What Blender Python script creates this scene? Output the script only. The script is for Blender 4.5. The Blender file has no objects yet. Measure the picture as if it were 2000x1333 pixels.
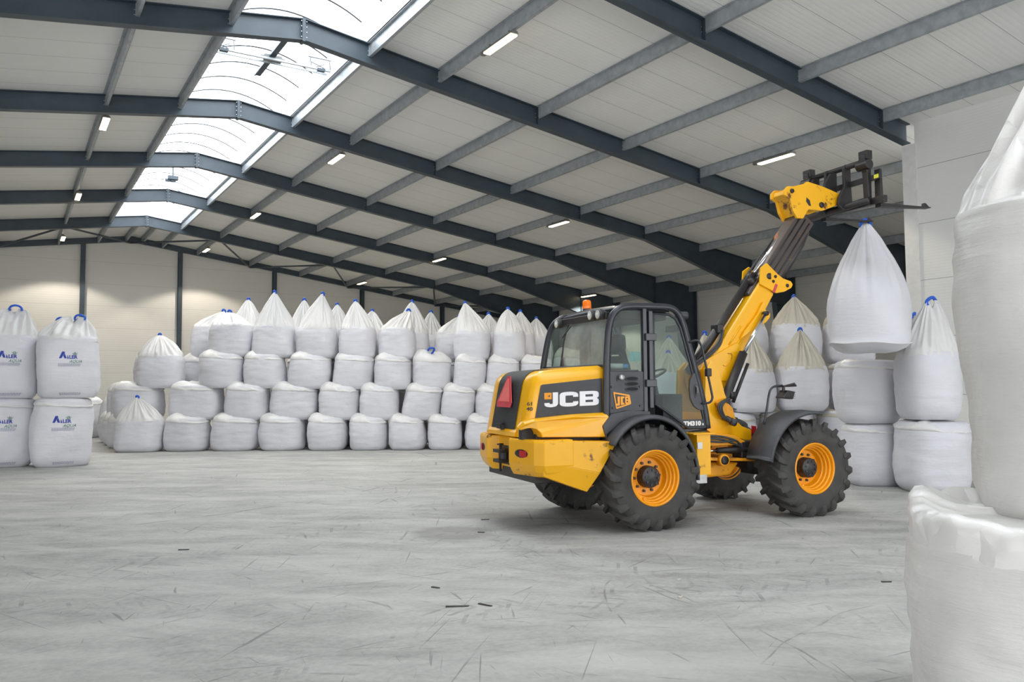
import bpy, bmesh, math, random
from mathutils import Vector, Matrix, noise
from math import sin, cos, pi, radians, sqrt, atan2, degrees
D = bpy.data
COL = bpy.context.scene.collection
SC = bpy.context.scene

# ------------------------------------------------------------ camera
FPX, YAW, PITCH, ROLL, CAMH = 1564.0, .561, .056, -.007, 1.7
def cam_axes():
    cy, sy = cos(YAW), sin(YAW); cp, sp = cos(PITCH), sin(PITCH); cr, sr = cos(ROLL), sin(ROLL)
    f = Vector((sy*cp, cy*cp, sp)); r = Vector((cy, -sy, 0)); u = r.cross(f)
    return cr*r + sr*u, -sr*r + cr*u, f
CR, CU, CF = cam_axes()
CP = Vector((0, 0, CAMH))
cam = D.cameras.new('camera'); camo = D.objects.new('camera', cam); COL.objects.link(camo)
cam.sensor_width = 36; cam.lens = FPX*36/2000; cam.clip_start = .05; cam.clip_end = 300
M = Matrix.Identity(4)
for i in range(3):
    M[i][0], M[i][1], M[i][2], M[i][3] = CR[i], CU[i], -CF[i], CP[i]
camo.matrix_world = M
SC.camera = camo
# ------------------------------------------------------------ exposure, sky
SC.view_settings.view_transform = 'Standard'; SC.view_settings.look = 'None'
SC.view_settings.gamma = 1; SC.view_settings.use_curve_mapping = False
SC.view_settings.exposure = -0.55
SKY = 9.0
w = D.worlds.new('world'); SC.world = w; w.use_nodes = True
bg = w.node_tree.nodes['Background']; bg.inputs[0].default_value = (.96, .98, 1, 1); bg.inputs[1].default_value = SKY
SC.cycles.max_bounces = 8; SC.cycles.diffuse_bounces = 5; SC.cycles.glossy_bounces = 3
SC.cycles.transparent_max_bounces = 12
SC.cycles.use_denoising = True
SC.cycles.sample_clamp_indirect = 6
def portal(name, loc, sx, sy, normal):
    l = D.lights.new(name, 'AREA'); l.shape = 'RECTANGLE'; l.size = sx; l.size_y = sy; l.cycles.is_portal = True
    o = D.objects.new(name, l); COL.objects.link(o); o.location = loc
    o.rotation_euler = Vector(normal).to_track_quat('-Z', 'Y').to_euler()
    return o
# hall dimensions
XR, Y1, ZA, TN, BAY = 5.395, 17.32, 9.442, .139, 6.0     # ridge x, first frame y, rafter underside at ridge, slope, bay
XLW, XRW, XNW = XR-24.1, 29.5, 18.7                        # left wall, right wall, inner wall
YF, YB = -9.0, 47.6                                        # front and back gables
RD = .5                                                    # rafter depth
SK = 1.58                                                  # half width of the skylight
for k in range(8):
    portal('skylight_portal', (XR, Y1+(k-4)*BAY+3, ZA+.62), 2*SK, 5.9, (0, 0, -1))
DOORS = [('y', YF, -14.0, -6.0, 5.2), ('y', YF, -3.0, 5.0, 5.2), ('y', YF, 9.0, 16.0, 5.2)]
SIDED = [('x', XLW, 0.0, 6.0, 5.0), ('x', XLW, 12.0, 18.0, 5.0)]
for a, yy, x0, x1, hh in DOORS:
    portal('door_portal', ((x0+x1)/2, yy, hh/2), x1-x0, hh, (0, 1, 0))
for a, xx, y0, y1, hh in SIDED:
    portal('door_portal', (xx, (y0+y1)/2, hh/2), hh, y1-y0, (1, 0, 0))

# ------------------------------------------------------------ materials
def srgb(r, g, b):
    return tuple(((c/255/12.92) if c/255 <= .04045 else ((c/255+.055)/1.055)**2.4) for c in (r, g, b)) + (1,)
class NT:
    def __init__(s, name):
        s.m = D.materials.new(name); s.m.use_nodes = True; s.t = s.m.node_tree; s.n = s.t.nodes; s.l = s.t.links
        s.b = s.n['Principled BSDF']
    def node(s, ty, **kw):
        n = s.n.new(ty)
        for k, v in kw.items():
            if k.startswith('i_'): n.inputs[k[2:].replace('_', ' ')].default_value = v
            else: setattr(n, k, v)
        return n
    def lk(s, a, b): s.l.new(a, b)
    def math(s, op, a, b=None, c=None, clamp=False):
        n = s.n.new('ShaderNodeMath'); n.operation = op; n.use_clamp = clamp
        for i, v in enumerate((a, b, c)):
            if v is None: continue
            if isinstance(v, (int, float)): n.inputs[i].default_value = v
            else: s.lk(v, n.inputs[i])
        return n.outputs[0]
    def coord(s, kind='Object', scale=None, rot=None):
        c = s.n.new('ShaderNodeTexCoord').outputs[kind]
        if scale or rot:
            m = s.n.new('ShaderNodeMapping'); s.lk(c, m.inputs[0])
            if scale: m.inputs['Scale'].default_value = scale
            if rot: m.inputs['Rotation'].default_value = rot
            return m.outputs[0]
        return c
    def noise(s, vec, sc, det=4, rough=.6, dist=0):
        n = s.n.new('ShaderNodeTexNoise'); s.lk(vec, n.inputs['Vector'])
        n.inputs['Scale'].default_value = sc; n.inputs['Detail'].default_value = det
        n.inputs['Roughness'].default_value = rough; n.inputs['Distortion'].default_value = dist
        return n.outputs[0]
    def ramp(s, fac, stops):
        r = s.n.new('ShaderNodeValToRGB'); s.lk(fac, r.inputs[0]); e = r.color_ramp.elements
        while len(e) > 1: e.remove(e[-1])
        e[0].position, e[0].color = stops[0]
        for p, c in stops[1:]: x = e.new(p); x.color = c
        return r.outputs[0]
    def mix(s, fac, a, b, mode='MIX'):
        n = s.n.new('ShaderNodeMix'); n.data_type = 'RGBA'; n.blend_type = mode
        if isinstance(fac, (int, float)): n.inputs[0].default_value = fac
        else: s.lk(fac, n.inputs[0])
        for i, v in ((6, a), (7, b)):
            if isinstance(v, tuple): n.inputs[i].default_value = v
            else: s.lk(v, n.inputs[i])
        return n.outputs[2]
    def bump(s, h, strength=.3, dist=.02, prev=None):
        n = s.n.new('ShaderNodeBump'); s.lk(h, n.inputs['Height']); n.inputs['Strength'].default_value = strength
        n.inputs['Distance'].default_value = dist
        if prev is not None: s.lk(prev, n.inputs['Normal'])
        s.lk(n.outputs[0], s.b.inputs['Normal']); return n.outputs[0]
    def base(s, c):
        if isinstance(c, tuple): s.b.inputs['Base Color'].default_value = c
        else: s.lk(c, s.b.inputs['Base Color'])
    def set(s, rough=None, metal=None, **kw):
        if rough is not None: s.b.inputs['Roughness'].default_value = rough
        if metal is not None: s.b.inputs['Metallic'].default_value = metal
        for k, v in kw.items(): s.b.inputs[k.replace('_', ' ')].default_value = v
def plain(name, c, rough=.5, metal=0, var=.12, sc=6, bump=0, **kw):
    t = NT(name); v = t.coord(); n = t.noise(v, sc)
    dark = tuple(x*(1-var*2) for x in c[:3]) + (1,); lite = tuple(min(1, x*(1+var)) for x in c[:3]) + (1,)
    t.base(t.ramp(n, [(.3, dark), (.7, lite)])); t.set(rough, metal, **kw)
    if bump: t.bump(t.noise(v, sc*6), bump, .005)
    return t.m
def worn(name, c, c2, rough=.4, thr=.62, sc=4, metal=0, amount=1.0, spec=None):
    """paint with irregular worn and dirty patches"""
    t = NT(name); v = t.coord(); n = t.noise(v, sc, 8, .65); n2 = t.noise(v, 1.3, 3)
    a = t.ramp(n2, [(.3, tuple(x*.9 for x in c[:3])+(1,)), (.7, c)])
    k = t.ramp(n, [(thr, (0, 0, 0, 1)), (thr+.06, (amount,)*3+(1,))])
    t.base(t.mix(k, a, c2)); t.set(rough, metal); return t.m
MAT = {}
def fabric(name, c, weave=1.0, rough=.42, crumple=.35):
    t = NT(name); v = t.coord()
    t.base(t.ramp(t.noise(v, 2.2, 5), [(.3, tuple(x*.93 for x in c[:3])+(1,)), (.7, c)]))
    st = t.node('ShaderNodeMapping'); t.lk(v, st.inputs[0]); st.inputs['Scale'].default_value = (3, 3, 26)
    h1 = t.noise(st.outputs[0], 1.0, 5, .6)
    b1 = t.bump(h1, .20*weave, .03)
    h2 = t.noise(v, 9, 6, .65, .8); b2 = t.bump(h2, crumple*.8, .02, b1)
    t.set(rough, 0, Specular_IOR_Level=.5)
    t.b.inputs['Sheen Weight'].default_value = .15
    return t.m
MAT['bag'] = fabric('woven_bag_fabric', srgb(214, 214, 220))
MAT['skirt'] = fabric('bag_top_film', srgb(222, 221, 220), .3, .30, .45)
MAT['dusty'] = fabric('dusty_bag_top', srgb(200, 194, 180), .3, .5, .6)
MAT['blue'] = plain('blue_strap', srgb(22, 92, 205), .5)
MAT['ink_blue'] = plain('blue_ink', srgb(38, 62, 160), .6, var=.05)
MAT['ink_green'] = plain('green_ink', srgb(60, 120, 90), .6, var=.05)
MAT['ink_grey'] = plain('pale_ink', srgb(150, 152, 175), .6, var=.1)
MAT['label_yellow'] = plain('yellow_label', srgb(235, 230, 60), .5)

# fine close-up fabric for the two bags beside the camera
t = NT('close_woven_fabric'); v = t.coord()
wv = t.node('ShaderNodeTexWave', i_Scale=70.0, i_Distortion=.4); wv.bands_direction = 'DIAGONAL'; t.lk(v, wv.inputs[0])
st = t.node('ShaderNodeMapping'); t.lk(v, st.inputs[0]); st.inputs['Scale'].default_value = (4, 4, 40)
st2 = t.node('ShaderNodeMapping'); t.lk(v, st2.inputs[0]); st2.inputs['Scale'].default_value = (60, 60, 3)
b1 = t.bump(wv.outputs[1], .12, .002)
b2 = t.bump(t.noise(st.outputs[0], 1, 6, .6), .45, .02, b1)
b3 = t.bump(t.noise(st2.outputs[0], 1, 3, .6), .08, .01, b2)
b4 = t.bump(t.noise(v, 6, 5, .55, .15), .40, .03, b3)
t.base(t.ramp(t.noise(v, 3, 6), [(.3, srgb(208, 206, 203)), (.7, srgb(222, 220, 217))])); t.set(.38)
MAT['close'] = t.m
t = NT('close_film'); v = t.coord()
vo = t.node('ShaderNodeTexVoronoi', i_Scale=5.0, feature='DISTANCE_TO_EDGE')
dv = t.node('ShaderNodeMix', data_type='VECTOR'); dv.inputs[0].default_value = .12
t.lk(v, dv.inputs[4]); nn = t.node('ShaderNodeTexNoise', i_Scale=4.0); t.lk(v, nn.inputs[0]); t.lk(nn.outputs[1], dv.inputs[5])
t.lk(dv.outputs[1], vo.inputs[0])
b1 = t.bump(vo.outputs[0], .5, .06)
b2 = t.bump(t.noise(v, 9, 5, .55, .2), .35, .02, b1)
t.base(srgb(228, 226, 224)); t.set(.3)
MAT['close_film'] = t.m

# steel and shell
MAT['dark_steel'] = plain('dark_painted_steel', srgb(62, 74, 84), .40, var=.12, sc=1.5)
MAT['galv'] = plain('galvanised_steel', srgb(172, 178, 183), .42, .30, var=.12, sc=5)
MAT['bolt'] = plain('bolt_steel', srgb(190, 190, 190), .4, .6)
def panel_mat(name, axis, period, c, rib=.1, seam_phase=0, seamk=.55):
    t = NT(name); v = t.node('ShaderNodeNewGeometry').outputs['Position']
    sp = t.node('ShaderNodeSeparateXYZ'); t.lk(v, sp.inputs[0]); a = sp.outputs['XYZ'.index(axis)]
    u = t.math('FRACT', t.math('MULTIPLY', t.math('ADD', a, 100+seam_phase), 1/period))
    d = t.math('ABSOLUTE', t.math('SUBTRACT', u, .5))
    seam = t.math('GREATER_THAN', d, .5-.008/period)
    r = t.math('PINGPONG', t.math('ADD', a, 100), rib/2)
    rr = t.math('SMOOTH_MIN', r, rib*.3, .01)
    n = t.noise(v, .6, 4)
    colr = t.ramp(n, [(.3, tuple(x*.95 for x in c[:3])+(1,)), (.7, c)])
    t.base(t.mix(seam, colr, tuple(x*seamk for x in c[:3])+(1,))); t.set(.5)
    t.bump(rr, .5, .12)
    return t.m
MAT['ceiling'] = panel_mat('roof_panel', 'Y', 1.0, srgb(236, 236, 233), .125, .32)
MAT['wall_b'] = panel_mat('gable_panel', 'Z', 1.18, srgb(228, 226, 220), .12, .1, .74)
MAT['wall_r'] = panel_mat('side_panel', 'Z', 1.38, srgb(232, 232, 230), .07, .69, .5)
MAT['white_trim'] = plain('white_trim', srgb(224, 224, 222), .45, var=.04)
MAT['bar'] = plain('glazing_bar_metal', srgb(120, 122, 126), .5, var=.04)
MAT['curb'] = plain('skylight_curb', srgb(205, 208, 212), .5, var=.04)
# skylight sheet : clear and milky at once
t = NT('skylight_sheet')
tr = t.node('ShaderNodeBsdfTransparent'); tr.inputs[0].default_value = (.86, .9, .92, 1)
tl = t.node('ShaderNodeBsdfTranslucent'); tl.inputs[0].default_value = (.9, .93, .95, 1)
mx = t.node('ShaderNodeMixShader'); mx.inputs[0].default_value = .35
t.lk(tr.outputs[0], mx.inputs[1]); t.lk(tl.outputs[0], mx.inputs[2]); t.lk(mx.outputs[0], t.n['Material Output'].inputs[0])
MAT['sheet'] = t.m
t = NT('lamp_light'); t.base((1, .93, .8, 1)); t.b.inputs['Emission Color'].default_value = (1, .80, .50, 1)
t.b.inputs['Emission Strength'].default_value = 9; MAT['lamp'] = t.m
MAT['lamp_body'] = plain('lamp_housing', srgb(120, 122, 120), .5)

# concrete floor with tyre scuffs
def floor_mat():
    t = NT('scuffed_concrete'); g = t.node('ShaderNodeNewGeometry').outputs['Position']
    n1 = t.noise(g, .45, 6, .6); n2 = t.noise(g, 3.0, 8, .65); n3 = t.noise(g, 22, 4, .6)
    col = t.ramp(n1, [(.28, srgb(142, 142, 138)), (.5, srgb(160, 160, 156)), (.72, srgb(178, 178, 174))])
    col = t.mix(.35, col, t.ramp(n2, [(.3, srgb(132, 132, 130)), (.7, srgb(190, 190, 187))]))
    col = t.mix(.12, col, t.ramp(n3, [(.35, srgb(90, 90, 90)), (.65, srgb(210, 210, 208))]))
    # wiping streaks, then short scuffs in many directions
    def layer(col, ang, sx, sy, lo, hi, amt, off, c=srgb(84, 83, 84), det=4):
        mp = t.node('ShaderNodeMapping'); t.lk(g, mp.inputs[0])
        mp.inputs['Rotation'].default_value = (0, 0, radians(ang)); mp.inputs['Location'].default_value = (off, -off, 0)
        m2 = t.node('ShaderNodeMapping'); t.lk(mp.outputs[0], m2.inputs[0]); m2.inputs['Scale'].default_value = (sx, sy, 1)
        k = t.ramp(t.noise(m2.outputs[0], 1, det, .6, .35), [(lo, (0, 0, 0, 1)), (hi, (amt,)*3+(1,))])
        return t.mix(k, col, c)
    for ang, sx, sy, lo, hi, amt, off in ((32, .35, 3, .52, .72, .22, 0), (12, .3, 4, .55, .72, .16, 7), (55, .4, 5, .56, .72, .16, 13), (-15, .4, 5, .58, .72, .14, 21)):
        col = layer(col, ang, sx, sy, lo, hi, amt, off)
    col = layer(col, 28, .35, 1.6, .46, .64, .42, 3, srgb(198, 198, 195))
    col = layer(col, 50, .5, 2.6, .50, .66, .32, 9, srgb(200, 200, 197))
    for k, ang in enumerate((5, 48, -28, 78, -62, 100)):
        col = layer(col, ang, 1.6, 22, .70, .76, .5, 31+9*k, srgb(80, 78, 78), 2)
    for k, ang in enumerate((20, -45, 66, 120)):
        col = layer(col, ang, .55, 26, .70, .74, .5, 91+9*k, srgb(80, 78, 78), 2)
    # circular tyre tracks: thin scuffed arcs, and bands of tread bars
    sp = t.node('ShaderNodeSeparateXYZ'); t.lk(g, sp.inputs[0]); X, Y = sp.outputs[0], sp.outputs[1]
    br = t.noise(g, 1.1, 3, .6); wob = t.math('MULTIPLY', t.math('SUBTRACT', t.noise(g, .7, 2), .5), .25)
    def rad(cx, cy):
        dx = t.math('SUBTRACT', X, cx); dy = t.math('SUBTRACT', Y, cy)
        return t.math('ADD', t.math('SQRT', t.math('ADD', t.math('MULTIPLY', dx, dx), t.math('MULTIPLY', dy, dy))), wob), dx, dy
    tot = None
    for cx, cy, R, wd, thr in ((9.5, 2.2, 2.0, .018, .47), (3.2, 9.8, 3.2, .015, .5), (-1, 12, 6.0, .02, .5), (7.5, -2, 5.6, .013, .45), (11, 14, 7.5, .02, .5),
                               (2, 2, 3.1, .012, .5), (0, 20, 9, .03, .47), (14, 4, 9.5, .015, .5), (3.6, -1.5, 4.4, .014, .44), (6.2, 3.6, 2.6, .012, .5), (-4, 6, 8.7, .014, .48), (1.5, 14, 4.3, .02, .5), (5.5, 0.4, 3.4, .01, .46)):
        r, dx, dy = rad(cx, cy)
        dd = t.math('ABSOLUTE', t.math('SUBTRACT', r, R))
        ln = t.math('SUBTRACT', 1, t.math('MULTIPLY', dd, 1/wd), clamp=True)
        ln = t.math('MULTIPLY', ln, t.math('MULTIPLY', t.math('SUBTRACT', br, thr), 9, clamp=True), clamp=True)
        tot = ln if tot is None else t.math('MAXIMUM', tot, ln)
    for cx, cy, R in ((4.5, -6, 11.2), (-2, 24, 15.5), (8, 16, 11.6), (20, 8, 15.4), (0, -14, 22.5)):
        r, dx, dy = rad(cx, cy)
        q = t.math('SUBTRACT', r, R)
        band = t.math('LESS_THAN', t.math('ABSOLUTE', q), .23)
        an = t.math('MULTIPLY', t.math('ARCTAN2', dy, dx), R)
        che = t.math('ADD', an, t.math('MULTIPLY', t.math('ABSOLUTE', q), .9))
        bar = t.math('LESS_THAN', t.math('FRACT', t.math('MULTIPLY', che, 1/.21)), .22)
        ln = t.math('MULTIPLY', t.math('MULTIPLY', band, bar), t.math('MULTIPLY', t.math('SUBTRACT', t.noise(g, 2.3, 6, .7), .47), 4.5, clamp=True), clamp=True)
        tot = t.math('MAXIMUM', tot, t.math('MULTIPLY', ln, .75))
    col = t.mix(t.math('MULTIPLY', tot, .62), col, srgb(66, 65, 66))
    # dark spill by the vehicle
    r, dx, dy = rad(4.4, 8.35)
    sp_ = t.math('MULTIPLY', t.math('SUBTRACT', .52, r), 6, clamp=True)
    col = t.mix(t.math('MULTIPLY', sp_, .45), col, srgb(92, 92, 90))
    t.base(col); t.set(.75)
    t.bump(n3, .12, .01)
    return t.m
MAT['floor'] = floor_mat()

# vehicle materials
MAT['yellow'] = worn('yellow_paint', srgb(244, 178, 14), srgb(238, 168, 12), .26, .7, 3)
MAT['yellow_worn'] = worn('chipped_yellow_paint', srgb(242, 177, 18), srgb(96, 54, 30), .38, .585, 3.2)
MAT['yellow_dirty'] = worn('grimy_yellow_paint', srgb(232, 156, 18), srgb(120, 78, 36), .5, .56, 2.6, amount=.7)
MAT['black'] = plain('black_plastic', srgb(62, 64, 68), .45, var=.12)
MAT['decal'] = plain('dark_decal', srgb(58, 58, 62), .4, var=.1, sc=3)
MAT['grille'] = plain('dark_grille_mesh', srgb(48, 48, 50), .6, var=.25, sc=60)
MAT['fender'] = plain('grey_black_fender', srgb(72, 74, 78), .5, var=.1, bump=.1)
MAT['frame'] = plain('cab_frame_black', srgb(46, 49, 56), .32, var=.1)
MAT['void'] = plain('deep_black', srgb(16, 16, 18), .7)
MAT['rubber'] = plain('dusty_rubber', srgb(66, 64, 63), .75, var=.22, sc=5, bump=.25)
MAT['hub'] = plain('hub_black', srgb(52, 50, 52), .4, var=.3, sc=14)
MAT['rim'] = plain('orange_rim', srgb(246, 160, 14), .38, var=.08, sc=2)
MAT['steel'] = worn('bare_dark_steel', srgb(52, 49, 50), srgb(96, 68, 52), .42, .66, 3, .3, .6)
MAT['inner'] = worn('greasy_boom_steel', srgb(80, 72, 68), srgb(170, 100, 44), .4, .60, 2.2, .35)
MAT['chrome'] = plain('chrome_rod', srgb(225, 225, 230), .12, 1, var=.03)
MAT['red'] = plain('red_lens', srgb(190, 30, 40), .3)
MAT['pink'] = plain('faded_red_reflector', srgb(236, 112, 108), .45, var=.06)
MAT['pinkrim'] = plain('red_reflector_border', srgb(205, 62, 72), .4, var=.05)
MAT['white'] = plain('white_letters', srgb(232, 232, 236), .4, var=.03)
MAT['lens'] = plain('lamp_lens', srgb(205, 205, 200), .15, var=.06)
MAT['seat'] = plain('seat_fabric', srgb(58, 60, 62), .8, var=.15)
MAT['cyan'] = plain('pale_cyan_paper', srgb(150, 214, 214), .5)
MAT['bluecap'] = plain('blue_bottle', srgb(70, 150, 215), .3)
t = NT('amber_beacon'); t.base(srgb(245, 120, 10)); t.set(.15, Transmission_Weight=.25)
t.b.inputs['Emission Color'].default_value = (1, .3, .02, 1); t.b.inputs['Emission Strength'].default_value = .25; MAT['amber'] = t.m
def glass(name, lo, hi, tint):
    t = NT(name)
    tr = t.node('ShaderNodeBsdfTransparent'); tr.inputs[0].default_value = tint
    gl = t.node('ShaderNodeBsdfGlossy'); gl.inputs['Roughness'].default_value = .28; gl.inputs[0].default_value = (.85, .95, .92, 1)
    lw = t.node('ShaderNodeLayerWeight'); lw.inputs[0].default_value = .35
    df = t.node('ShaderNodeBsdfDiffuse'); df.inputs[0].default_value = (.62, .66, .64, 1)
    m1 = t.node('ShaderNodeMixShader'); m2 = t.node('ShaderNodeMixShader')
    dirt = t.ramp(t.noise(t.coord(), 2.2, 4), [(.3, (lo,)*3+(1,)), (.7, (hi,)*3+(1,))])
    t.lk(dirt, m1.inputs[0]); t.lk(tr.outputs[0], m1.inputs[1]); t.lk(df.outputs[0], m1.inputs[2])
    fm = t.math('ADD', t.math('MULTIPLY', t.math('POWER', lw.outputs['Facing'], 4.0), .3), .014)
    t.lk(fm, m2.inputs[0]); t.lk(m1.outputs[0], m2.inputs[1]); t.lk(gl.outputs[0], m2.inputs[2])
    t.lk(m2.outputs[0], t.n['Material Output'].inputs[0]); return t.m
MAT['glass'] = glass('cab_glass', .03, .11, (.62, .71, .68, 1))
MAT['glass_dusty'] = glass('dusty_cab_glass', .22, .48, (.62, .71, .68, 1))

# ------------------------------------------------------------ object helpers
def link(name, me, mat=None, parent=None, smooth=False, **props):
    o = D.objects.new(name, me); COL.objects.link(o)
    if mat is not None: me.materials.append(MAT[mat] if isinstance(mat, str) else mat)
    if parent is not None: o.parent = parent
    if smooth:
        me.polygons.foreach_set('use_smooth', [True]*len(me.polygons))
    for k, v in props.items(): o[k] = v
    return o
def bevel(o, wd=.01, seg=2, ang=35):
    m = o.modifiers.new('b', 'BEVEL'); m.width = wd; m.segments = seg; m.limit_method = 'ANGLE'; m.angle_limit = radians(ang)
    m.harden_normals = False
    return o
def thing(name, label, cat, loc=(0, 0, 0), rz=0, group=None):
    o = D.objects.new(name, None); COL.objects.link(o); o.location = loc; o.rotation_euler = (0, 0, rz)
    o.empty_display_size = .1
    o['label'] = label; o['category'] = cat
    if group: o['group'] = group
    return o
class MB:
    def __init__(s): s.v = []; s.f = []
    def add(s, vs, fs):
        b = len(s.v); s.v += [tuple(x) for x in vs]; s.f += [[i+b for i in f] for f in fs]; return s
    def box(s, x0, x1, y0, y1, z0, z1):
        return s.add([(x0,y0,z0),(x1,y0,z0),(x1,y1,z0),(x0,y1,z0),(x0,y0,z1),(x1,y0,z1),(x1,y1,z1),(x0,y1,z1)],
              [(0,3,2,1),(4,5,6,7),(0,1,5,4),(1,2,6,5),(2,3,7,6),(3,0,4,7)])
    def prism(s, pts, d0, d1):
        """polygon pts (3D) swept from offset d0 to d1 (vectors)"""
        n = len(pts); a = [Vector(p)+Vector(d0) for p in pts]; b = [Vector(p)+Vector(d1) for p in pts]
        return s.add(a+b, [tuple(range(n))[::-1], tuple(range(n, 2*n))]+[(i, (i+1) % n, n+(i+1) % n, n+i) for i in range(n)])
    def loft(s, rings, cap0=True, cap1=True, closed=True):
        n = len(rings[0]); b = len(s.v)
        for r in rings: s.v += [tuple(x) for x in r]
        for j in range(len(rings)-1):
            for i in range(n if closed else n-1):
                k = (i+1) % n
                s.f.append([b+j*n+i, b+j*n+k, b+(j+1)*n+k, b+(j+1)*n+i])
        if cap0: s.f.append([b+i for i in range(n)][::-1])
        if cap1: s.f.append([b+(len(rings)-1)*n+i for i in range(n)])
        return s
    def tube(s, pts, r, n=8, cap=True):
        pts = [Vector(p) for p in pts]; rings = []; up = None
        for i, p in enumerate(pts):
            d = (pts[min(i+1, len(pts)-1)]-pts[max(i-1, 0)]).normalized()
            if up is None: up = Vector((0, 0, 1)) if abs(d.z) < .9 else Vector((1, 0, 0))
            a = d.cross(up).normalized(); b = a.cross(d).normalized(); up = b
            rr = r[i] if isinstance(r, (list, tuple)) else r
            rings.append([p+a*rr*cos(2*pi*k/n)+b*rr*sin(2*pi*k/n) for k in range(n)])
        return s.loft(rings, cap, cap)
    def lathe(s, prof, axis='y', n=32, c=(0, 0, 0), cap0=True, cap1=True):
        """prof: (radius, position along axis)"""
        rings = []
        for r, h in prof:
            ring = []
            for k in range(n):
                a = 2*pi*k/n
                if axis == 'y': q = (r*cos(a), h, r*sin(a))
                elif axis == 'z': q = (r*cos(a), r*sin(a), h)
                else: q = (h, r*cos(a), r*sin(a))
                ring.append((q[0]+c[0], q[1]+c[1], q[2]+c[2]))
            rings.append(ring)
        return s.loft(rings, cap0, cap1)
    def mesh(s, name, tri=False):
        me = D.meshes.new(name); me.from_pydata([tuple(v) for v in s.v], [], s.f); 
        bm = bmesh.new(); bm.from_mesh(me); bmesh.ops.recalc_face_normals(bm, faces=bm.faces); bm.to_mesh(me); bm.free()
        me.validate(); return me
    def obj(s, name, mat, parent=None, smooth=False, bev=0, **props):
        o = link(name, s.mesh(name), mat, parent, smooth, **props)
        if bev: bevel(o, bev)
        return o
def struct(name, mb, mat, **kw):
    return mb.obj(name, mat, kind='structure', **kw)

# ------------------------------------------------------------ the hall
struct('floor', MB().box(XLW, XRW, YF-.4, YB, -.3, 0), 'floor')
def zb(x): return ZA - TN*abs(x-XR)          # underside of the rafter flange
def zt(x): return zb(x)+RD
for sgn, xe in ((1, XRW), (-1, XLW)):
    x0 = XR+sgn*SK
    segs = [(YF, YB)] if False else [(YF, Y1+4*BAY)]
    m = MB(); P = [(x0, 0, zt(x0)), (xe, 0, zt(xe)), (xe, 0, zt(xe)+.12), (x0, 0, zt(x0)+.12)]
    m.prism(P, (0, YF, 0), (0, YB, 0)); struct('ceiling', m, 'ceiling')
m = MB()
for sgn in (1, -1):
    P = [(XR, 0, zt(XR)), (XR+sgn*SK, 0, zt(XR+SK)), (XR+sgn*SK, 0, zt(XR+SK)+.12), (XR, 0, zt(XR)+.12)]
    m.prism(P, (0, Y1+4*BAY+.1, 0), (0, YB, 0))
struct('ceiling', m, 'ceiling')
# walls
def gable(y0, y1, openings=()):
    m = MB(); xs = sorted({XLW, XRW, XR} | {v for o in openings for v in o[2:4]})
    for a, b in zip(xs, xs[1:]):
        lo = 0
        for o in openings:
            if o[2] <= a and b <= o[3]: lo = o[4]
        m.prism([(a, 0, lo), (b, 0, lo), (b, 0, zt(b)), (a, 0, zt(a))], (0, y0, 0), (0, y1, 0))
    return m
struct('wall_back', gable(YB-.1, YB), 'wall_b')
struct('wall_front', gable(YF, YF-.12, DOORS), 'wall_b')
struct('wall_right', MB().box(XRW, XRW+.12, Y1-BAY, YB, 0, zt(XRW)), 'wall_b')
m = MB(); ys = sorted({YF, YB} | {v for o in SIDED for v in o[2:4]})
for a, b in zip(ys, ys[1:]):
    lo = 0
    for o in SIDED:
        if o[2] <= a and b <= o[3]: lo = o[4]
    m.box(XLW-.12, XLW, a, b, lo, zt(XLW))
struct('wall_left', m, 'wall_b')
Y0 = Y1-BAY
struct('wall_inner', MB().prism([(XNW, 0, 0), (XNW+.14, 0, 0), (XNW+.14, 0, zt(XNW)), (XNW, 0, zt(XNW))], (0, YF, 0), (0, Y0-.2, 0)), 'wall_r')
struct('wall_inner_end', MB().box(XNW, XRW, Y0-.2, Y0-.06, 0, zt(XRW)+.0), 'wall_r')
m = MB(); m.box(XNW-.03, XNW-.002, Y0-.24, Y0+.12, 0, zb(XNW)-.02); m.box(XNW+.002, XNW+.25, Y0+.05, Y0+.115, 0, zb(XNW)-.02)
struct('trim_1', m, 'white_trim', bev=.004)
# portal frames
YS = [Y1+k*BAY for k in range(-4, 5)]
HX = 15.4                                                # haunch start from the ridge
def zund(x):
    a = abs(x-XR); return zb(x) - (max(0, a-HX)*(.26-TN+.02))
def frame(y, xl, xr, depth=RD, haunch=True, name='roof_beam'):
    """one cranked I-section beam: web, flanges, apex plate, stiffeners"""
    m = MB(); xs = [x for x in (xl, XR-HX, XR, XR+HX, xr) if xl <= x <= xr]
    f = zund if haunch else zb
    for a, b in zip(xs, xs[1:]):
        m.prism([(a, 0, f(a)), (b, 0, f(b)), (b, 0, zt(b)), (a, 0, zt(a))], (0, y-.007, 0), (0, y+.007, 0))
        m.prism([(a, 0, f(a)), (b, 0, f(b)), (b, 0, f(b)+.022), (a, 0, f(a)+.022)], (0, y-.11, 0), (0, y+.11, 0))
        m.prism([(a, 0, zt(a)-.022), (b, 0, zt(b)-.022), (b, 0, zt(b)-.002), (a, 0, zt(a)-.002)], (0, y-.11, 0), (0, y+.11, 0))
    if xl < XR < xr: m.box(XR-.035, XR+.035, y-.115, y+.115, ZA-.03, ZA+RD)
    for px in (6.3, 12.2, 15.3, 21.3, -15.3):
        x = XR+px
        if xl < x < xr: m.box(x-.012, x+.012, y-.105, y+.105, f(x), zt(x)-.01)
    return struct(name, m, 'dark_steel')
for y in YS:
    right = XNW-.01 if y < Y0+.1 else XRW-.9
    fo = frame(y, XLW+.6, right)
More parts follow.
